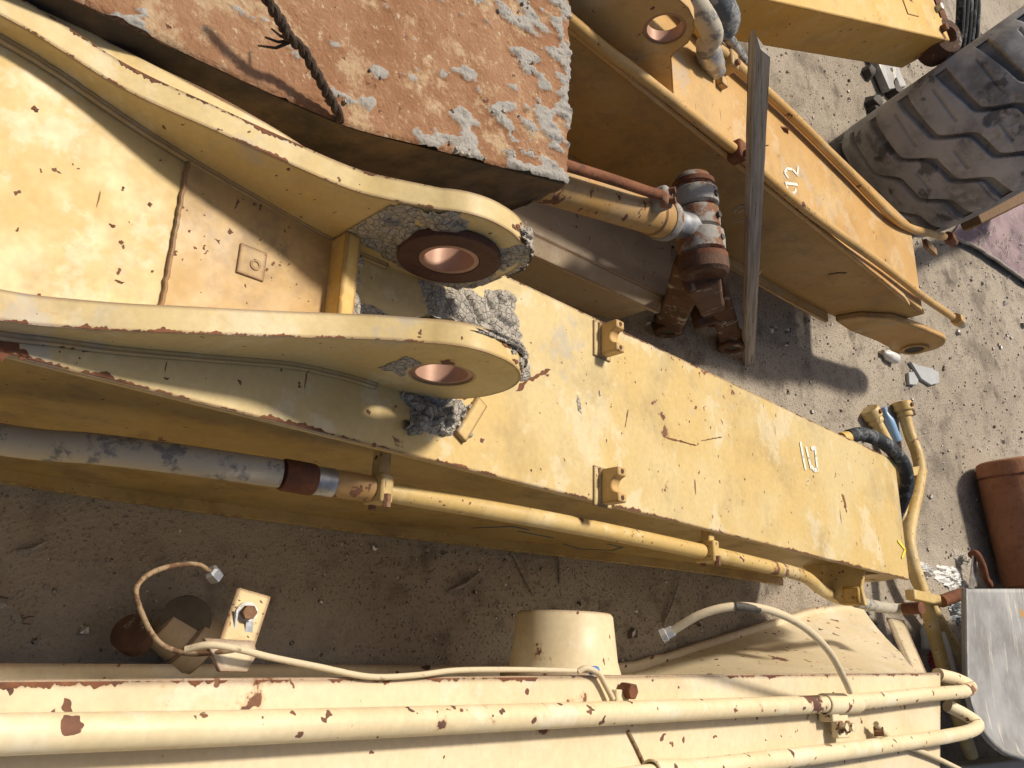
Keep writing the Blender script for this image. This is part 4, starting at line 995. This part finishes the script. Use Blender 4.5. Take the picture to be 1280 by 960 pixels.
# grey bracket on the ground under it
c = Vector(wz(1108, 84, .06))
Gb = thing('steel_bracket', 'small grey drilled steel bracket on the ground under the yellow frame', 'bracket', (c.x, c.y, 0.), 'W')
rz = Matrix.Rotation(.55, 3, 'Z')
MB().box((c.x, c.y, .05), (.34, .30, .06), rz).build('base_plate', 'plate', Gb, bevel=.006)
MB().box((c.x-.17, c.y-.12, .12), (.05, .36, .22), rz).build('upright', 'dark', Gb, bevel=.006)
for k in range(3): MB().cyl((c.x-.06+.08*k, c.y-.02+.05*k, .078), (c.x-.06+.08*k, c.y-.02+.05*k, .083), .016, 14).build('bolt_hole', 'dark', Gb)
c = Vector(wz(1098, 108, .03)); m = MB()
for _ in range(16):
    chunk(m, (c.x+random.uniform(-.28, .35), c.y+random.uniform(-.12, .28), .02), random.uniform(.03, .08), .8)
o = single(m, 'earth_clods', 'dark', 'dark brown earth clods under the yellow frame beside the tyre', 'earth', (c.x, c.y, 0), 'W', kind='stuff')
# loose fitting near the top edge
a, b = Vector(wz(906, -8, .25)), Vector(wz(935, 26, .12))
Fh = thing('loose_hose', 'grey hose with crimped end lying beyond the orange boom, at the top edge', 'hose', (b.x, b.y, 0.), 'W')
MB().tube([a, (a+b)/2+Vector((0, 0, .02)), b], .028, 14).build('hose', 'hose_blue', Fh)
MB().lathe([(0, .03), (.01, .037), (.05, .037), (.055, .022), (.09, .022)], b-(b-a).normalized()*.03, b-a, 14).build('hose_end', 'steel', Fh)
c = Vector(wz(912, 8, .2)); MB().cyl(c, c+Vector((.03, .05, .06)), .03, 12).build('cap', 'white_plastic', Fh)

# ------------------------------------------------------------------ sheet and timber by the tyre
sh = [wz(u, v, .03) for u, v in ((1186, 297), (1212, 306), (1245, 326), (1282, 352), (1330, 372), (1330, 240), (1260, 250), (1215, 262))]
m = MB()
def shp(a, b):
    lo = [Vector(k) for k in sh[:5]]; hi = [Vector(sh[0]), Vector(sh[7]), Vector(sh[6]), Vector(sh[5]), Vector(sh[5])]
    k = a*4; i = min(3, int(k)); f_ = k-i
    p = lo[i].lerp(lo[i+1], f_).lerp(hi[i].lerp(hi[i+1], f_), b)
    return (p.x, p.y, .025+.012*fbm((p.x*4, p.y*4, 2), 3)+.006*fbm((p.x*15, p.y*15, 4), 3))
Sh = thing('tarpaulin', 'dull purple sheet spread on the sand behind the tyre', 'tarpaulin', tuple([*sh[2][:2], 0.]), 'W')
m.grid(50, 24, shp).build('sheet', 'purple', Sh)
pth = [Vector(shp(a, 0)) for a in np.linspace(.05, 1, 26)]
MB().tube([p+Vector((0, 0, .012)) for p in pth], .013, 8).build('rolled_hem', 'timber', Sh)
m = MB()
for _ in range(70):
    a_, b_ = random.uniform(.3, 1), random.uniform(.1, .5); p = Vector(shp(a_, b_)); an = random.uniform(0, 6.28); l = random.uniform(.02, .07)
    m.box(p+Vector((0, 0, .012)), (l, .006, .004), Matrix.Rotation(an, 3, 'Z'))
o = single(m, 'straw_litter', 'concrete', 'pale dry splinters scattered on the purple sheet', 'litter', (sh[2][0], sh[2][1], .03), 'W', kind='stuff')
a, b = Vector(wz(1210, 272, .50)), Vector(wz(1345, 208, .62))
dB = (b-a).normalized(); sB = dB.cross(Vector((0, 0, 1))).normalized(); uB = sB.cross(dB); rb = Matrix((dB, sB, uB)).transposed()
Wb = thing('timber_beam', 'dark brown timber beam with a yellow strip under its edge, beside the tyre', 'beam', (a.x, a.y, 0.), 'W')
MB().box((a+b)/2, ((b-a).length, .13, .12), rb).build('beam', 'timber_brown', Wb, bevel=.008)
MB().box((a+b)/2+sB*.068-uB*.03, ((b-a).length*.98, .014, .04), rb).build('edge_strip', 'bright_yellow', Wb, bevel=.003)
MB().box(b+dB*-.1-Vector((0, 0, .30)), (.12, .12, .55)).build('support_post', 'timber_brown', Wb, bevel=.006)

# ------------------------------------------------------------------ bent tubes on the ground past the boom tips
TB = thing('bent_tubes', 'pair of bent yellow tubes with flanged heads clamped together on the sand', 'pipes', tuple(wz(1140, 620, 0.)), 'W')
def wp_(*q): return [tuple(wz(u, v, z)) for u, v, z in q]
tA = smooth_path(wp_((1131, 520, .05), (1137, 542, .06), (1146, 566, .08), (1150, 588, .10), (1147, 612, .12), (1139, 648, .14), (1136, 676, .16), (1142, 706, .18), (1154, 744, .20), (1166, 786, .20), (1180, 838, .18), (1196, 890, .15), (1214, 945, .12)), 7)
MB().tube(tA, .034, 18).build('tube', 'yellow_pipe', TB)
tB = smooth_path(wp_((1095, 527, .05), (1108, 552, .06), (1122, 578, .07), (1130, 606, .08), (1128, 640, .10), (1130, 676, .11), (1142, 716, .11), (1160, 752, .10), (1182, 790, .09), (1206, 832, .08), (1226, 872, .06)), 7)
MB().tube(tB, .033, 18).build('tube', 'yellow_pipe', TB)
def fhead(u0, v0, u1, v1):
    a, b = Vector(wz(u0, v0, .05)), Vector(wz(u1, v1, .05)); d_ = (b-a).normalized()
    h = MB().lathe([(0, .022), (0, .050), (.012, .055), (.055, .055), (.06, .042), (.075, .046), (.09, .046), (.095, .036)], a, d_, 20).build('flange_head', 'yellow_pipe', TB, bevel=.003)
    MB().cyl(a+Vector((0, 0, .03))+d_*.03, a+Vector((0, 0, .062))+d_*.03, .012, 10).build('bolt', 'rust', h)
fhead(1127, 502, 1134, 530); fhead(1086, 511, 1098, 533)
for (u, v, du, dv, z) in ((1139, 590, 15, -3, .09), (1154, 747, 17, 4, .24)):
    a, b = Vector(wz(u-du, v-dv, z)), Vector(wz(u+du, v+dv, z)); d_ = b-a
    MB().box((a+b)/2, (d_.length, .05, .05), Matrix.Rotation(math.atan2(d_.y, d_.x), 3, 'Z')).build('tube_clamp', 'yellow_pipe', TB, bevel=.005)
# white strap lying under the tubes
m = MB(); st_ = [Vector(wz(u, v, .12)) for u, v in ((1182, 798), (1190, 820), (1196, 846), (1199, 868))]
m.add([k+Vector((sx_, 0, 0)) for k in st_ for sx_ in (-.035, .035)]+[k+Vector((sx_, 0, -.02)) for k in st_ for sx_ in (-.035, .035)],
      [(2*i, 2*i+1, 2*i+3, 2*i+2) for i in range(3)]+[(8+2*i, 8+2*i+2, 8+2*i+3, 8+2*i+1) for i in range(3)]+[(2*i, 2*i+2, 8+2*i+2, 8+2*i) for i in range(3)]+[(2*i+1, 8+2*i+1, 8+2*i+3, 2*i+3) for i in range(3)]+[(0, 8, 9, 1), (6, 7, 15, 14)])
single(m, 'plastic_strip', 'white_plastic', 'white plastic strip lying between the two bent tubes', 'strip', tuple(st_[1]-Vector((0, 0, .12))), 'W')
# small rusty stub by the grey plate
a, b = Vector(wz(1176, 752, .10)), Vector(wz(1203, 742, .13))
single(MB().lathe([(0, .028), (.005, .034), ((b-a).length-.005, .034), ((b-a).length, .02)], a, b-a, 16), 'pipe_stub', 'rust', 'short rusty pipe stub beside the corner of the grey plate', 'pipe', (a.x, a.y, 0.), 'W')

# ------------------------------------------------------------------ brown roll and worn plate at the right edge
rc = .20
a, b = Vector(wz(1262, 575, .21)), Vector(wz(1300, 735, .21)); d_ = (b-a).normalized()
Ro = thing('brown_drum', 'rust brown drum tied with a cord at the right edge', 'drum', (a.x, a.y, 0.), 'W')
MB().lathe([(0, .02), (.001, rc-.03), (.012, rc-.008), (.03, rc), ((b-a).length*.3, rc+.003), ((b-a).length-.03, rc), ((b-a).length, rc-.03)], a, d_, 48).build('drum_shell', 'roll', Ro)
u_, w2 = frame_axes(d_)
MB().tube([a+d_*.10+(u_*math.cos(t_)+w2*math.sin(t_))*(rc+.004) for t_ in np.linspace(0, 6.2832, 48)], .006, 6).build('cord', 'rust', Ro)
tp = Vector((0, -.35, 1)).normalized(); tp = (tp-d_*tp.dot(d_)).normalized()
MB().tube([a+d_*l+tp*(rc+.006) for l in np.linspace(.02, (b-a).length-.05, 20)], .006, 6).build('cord', 'rust', Ro)

pl = [(1207, 737), (1209, 790), (1211, 838), (1216, 872), (1226, 902), (1240, 924), (1258, 938), (1285, 944), (1340, 940), (1340, 730), (1280, 734)]
zp = lambda u, v: .34+.0005*(1340-u)*0
Pl = thing('steel_plate', 'worn grey steel bucket plate with rounded corner at the right edge', 'steel plate', tuple([*wz(1250, 840, 0.)[:2], 0.]), 'W')
def plfn(a_, b_):
    v = 736+210*b_; k = max(0., (b_-.50)/.5)
    u0 = 1207+3*b_+ (70*(1-math.sqrt(max(0, 1-k*k))))
    u = u0+(1350-u0)*a_
    dish = .07*(1-a_)**3+.05*max(0, b_-.8)
    return tuple(wz(u, v, .36+dish-.03))
o = MB().grid(30, 40, plfn).build('plate_shell', 'plate', Pl)
so_ = o.modifiers.new('thick', 'SOLIDIFY'); so_.thickness = .022; so_.offset = -1
rim_pts = [Vector(plfn(0, b_)) for b_ in np.linspace(0, .985, 40)]
MB().tube(rim_pts, .011, 8).build('rolled_edge', 'plate', Pl)
c = Vector(wz(1300, 850, .17)); MB().box(c, (.3, .3, .33)).build('support_web', 'dark', Pl, bevel=.01)
a, b = Vector(wz(1192, 962, .10)), Vector(wz(1330, 946, .10)); d_ = b-a
single(MB().box((a+b)/2+Vector((.05, 0, -.03)), (d_.length, .14, .14), Matrix.Rotation(math.atan2(d_.y, d_.x), 3, 'Z')), 'concrete_kerb', 'concrete', 'pale concrete bar lying in the bottom right corner', 'kerb', (a.x, a.y, 0.), 'W', bevel=.01)

# ------------------------------------------------------------------ litter
def bottle(name, mat, label, p0, p1, r, z=None, cat='bottle', capmat='white_plastic'):
    a, b = Vector(p0), Vector(p1); L_ = (b-a).length
    o_ = thing(name, label, cat, (a.x, a.y, 0.), 'W')
    MB().lathe([(0, r*.6), (.004, r*.95), (L_*.10, r), (L_*.3, r*.94), (L_*.45, r), (L_*.62, r*.97), (L_*.80, r*.5), (L_*.87, r*.42), (L_*.88, r*.5), (L_*.9, r*.4)], a, b-a, 20).build('bottle_body', mat, o_)
    MB().cyl(a+(b-a)*.90, b, r*.46, 14).build('cap', capmat, o_)
bottle('plastic_bottle', 'pet_blue', 'crushed blue plastic bottle beside the flanged tube heads', wz(1121, 552, .03), wz(1104, 509, .03), .032, capmat='pet_blue')
bottle('plastic_bottle', 'white_plastic', 'small white plastic bottle by the tip of the orange boom', wz(1120, 449, .03), wz(1103, 440, .03), .034, capmat='concrete')
bottle('plastic_bottle', 'grey_plastic', 'clear grey plastic bottle past the cream boom end', wz(1160, 812, .06), wz(1158, 772, .06), .034)
def bag(name, mat, label, c, sx_, sy_, h, seed, cat='plastic bag', zb=.0):
    c = Vector(c); m = MB()
    def f_(a_, b_):
        x, y = (a_-.5)*2, (b_-.5)*2; r = math.sqrt(x*x+y*y)
        e = 1+.45*fbm((x*1.5+seed, y*1.5, seed), 3)
        return (c.x+x*sx_*e, c.y+y*sy_*e, zb+max(.004, h*(1-.8*r*r)*(.6+1.5*abs(fbm((x*3, y*3, seed), 4)))))
    o_ = single(m.grid(26, 26, f_), name, mat, label, cat, (c.x, c.y, zb), 'W', ang=25)
    md = o_.modifiers.new('thick', 'SOLIDIFY'); md.thickness = .003
bag('plastic_bag', 'white_plastic', 'crumpled white plastic bag past the tip of the J11 boom', wz(1148, 714, 0), .055, .10, .05, 2)
bag('paper_scrap', 'white_plastic', 'white paper scrap between the bent tubes and the brown drum', wz(1186, 722, 0), .07, .14, .035, 5, 'paper')
bag('plastic_bag', 'pet_blue', 'pale blue plastic film past the cream boom end', wz(1168, 796, 0), .05, .09, .07, 8)
bag('plastic_scrap', 'red_plastic', 'dark red plastic scrap past the cream boom end', wz(1166, 826, 0), .045, .05, .06, 11, 'plastic scrap')
bag('plastic_bag', 'grey_plastic', 'grey crumpled film beside the rusty pipe stub', wz(1192, 764, 0), .07, .08, .05, 14)
bag('paper_scrap', 'concrete', 'pale torn paper left of the brown drum', wz(1203, 700, 0), .05, .10, .02, 17, 'paper')
# flat stone flakes
def flake(pts, label, z=.012, th=.022):
    P3 = [wz(u, v, z) for u, v in pts]; c = sum(P3)/len(P3)
    m = MB().prism([(p[0], p[1]) for p in P3], z-.01, z-.01+th, lambda a_, b_, d_: (a_, b_, d_+.02*(b_-c[1])))
    single(m, 'stone_flake', 'stone_grey', label, 'stone', (c[0], c[1], 0.), 'W', bevel=.004)
flake([(1137, 452), (1146, 457), (1163, 461), (1171, 466), (1172, 479), (1162, 482), (1150, 474)], 'larger flat grey stone flake below the orange boom tip')
flake([(1134, 466), (1140, 465), (1146, 476), (1144, 482), (1135, 481)], 'smaller grey stone flake beside the larger flake')
# rusty hook beside the drum
m = MB().tube(smooth_path(wp_((1213, 694, .06), (1220, 692, .10), (1228, 706, .12), (1232, 722, .10), (1238, 732, .05)), 6), .02, 10)
single(m, 'bent_rod', 'rust', 'short bent rusty rod left of the brown drum', 'rod', tuple([*wz(1225, 712, 0.)[:2], 0.]), 'W')
m = MB().prism([(0, 0), (.05, -.01), (.085, .30), (.03, .34)], 0, .012, lambda a_, b_, d_: (wz(1200, 740, 0)[0]-.02+b_*-.55, wz(1200, 740, 0)[1]+a_, .05+d_+.1*b_))
single(m, 'metal_strip', 'zinc', 'pale bent metal strip between the rod and the grey plate', 'metal strip', tuple([*wz(1205, 730, 0.)[:2], 0.]), 'W', bevel=.003)
# dim pipe end and cap in the shade between the booms
a, b = Vector(wz(255, 815, .12)), Vector(wz(205, 775, .12))
St = thing('pipe_end', 'grey ringed pipe end lying in the shade beside the cream boom', 'pipe', (a.x, a.y, 0.), 'W')
MB().lathe([(0, .05), (.0, .075), (.02, .085), (.06, .085), (.065, .075), ((b-a).length, .070), ((b-a).length+.01, .05)], a, b-a, 28).build('pipe', 'tan', St)
c = Vector(wz(232, 772, .16)); MB().lathe([(0, .06), (.03, .065), (.035, .04)], c, Vector((.3, -.2, 1)), 22).build('cap', 'dark', St)
c = Vector(wz(172, 800, .12)); MB().lathe([(0, .045), (.05, .05), (.055, .03)], c, Vector((-.3, -.5, .6)), 20).build('plug', 'rust_dark', St)
# twigs and splinters in the shade
tw = [((830, 780), (850, 720)), ((640, 690), (668, 745)), ((560, 740), (600, 715)), ((20, 690), (60, 676)), ((1000, 408), (985, 396)), ((700, 730), (698, 690)), ((700, 400), (690, 390))]
for k, (p, q) in enumerate(tw[:6]):
    a, b = Vector(wz(*p, .012)), Vector(wz(*q, .015))
    lab = ['thin dry stick near the free hose end', 'dry stick on shaded sand below the J11 side pipe', 'short splinter on the shaded sand', 'pale splinter on shaded sand at the left edge', 'white splinter on sand below the orange boom', 'dry stick beside the round side boss'][k]
    single(MB().tube([a, (a+b)/2+Vector((.008, .004, .003)), b], [.006, .007, .004], 6), 'twig', 'timber', lab, 'stick', (a.x, a.y, 0.), 'W', group='sticks on the sand')

for o in bpy.data.objects:
    if '_o' in o: del o['_o']
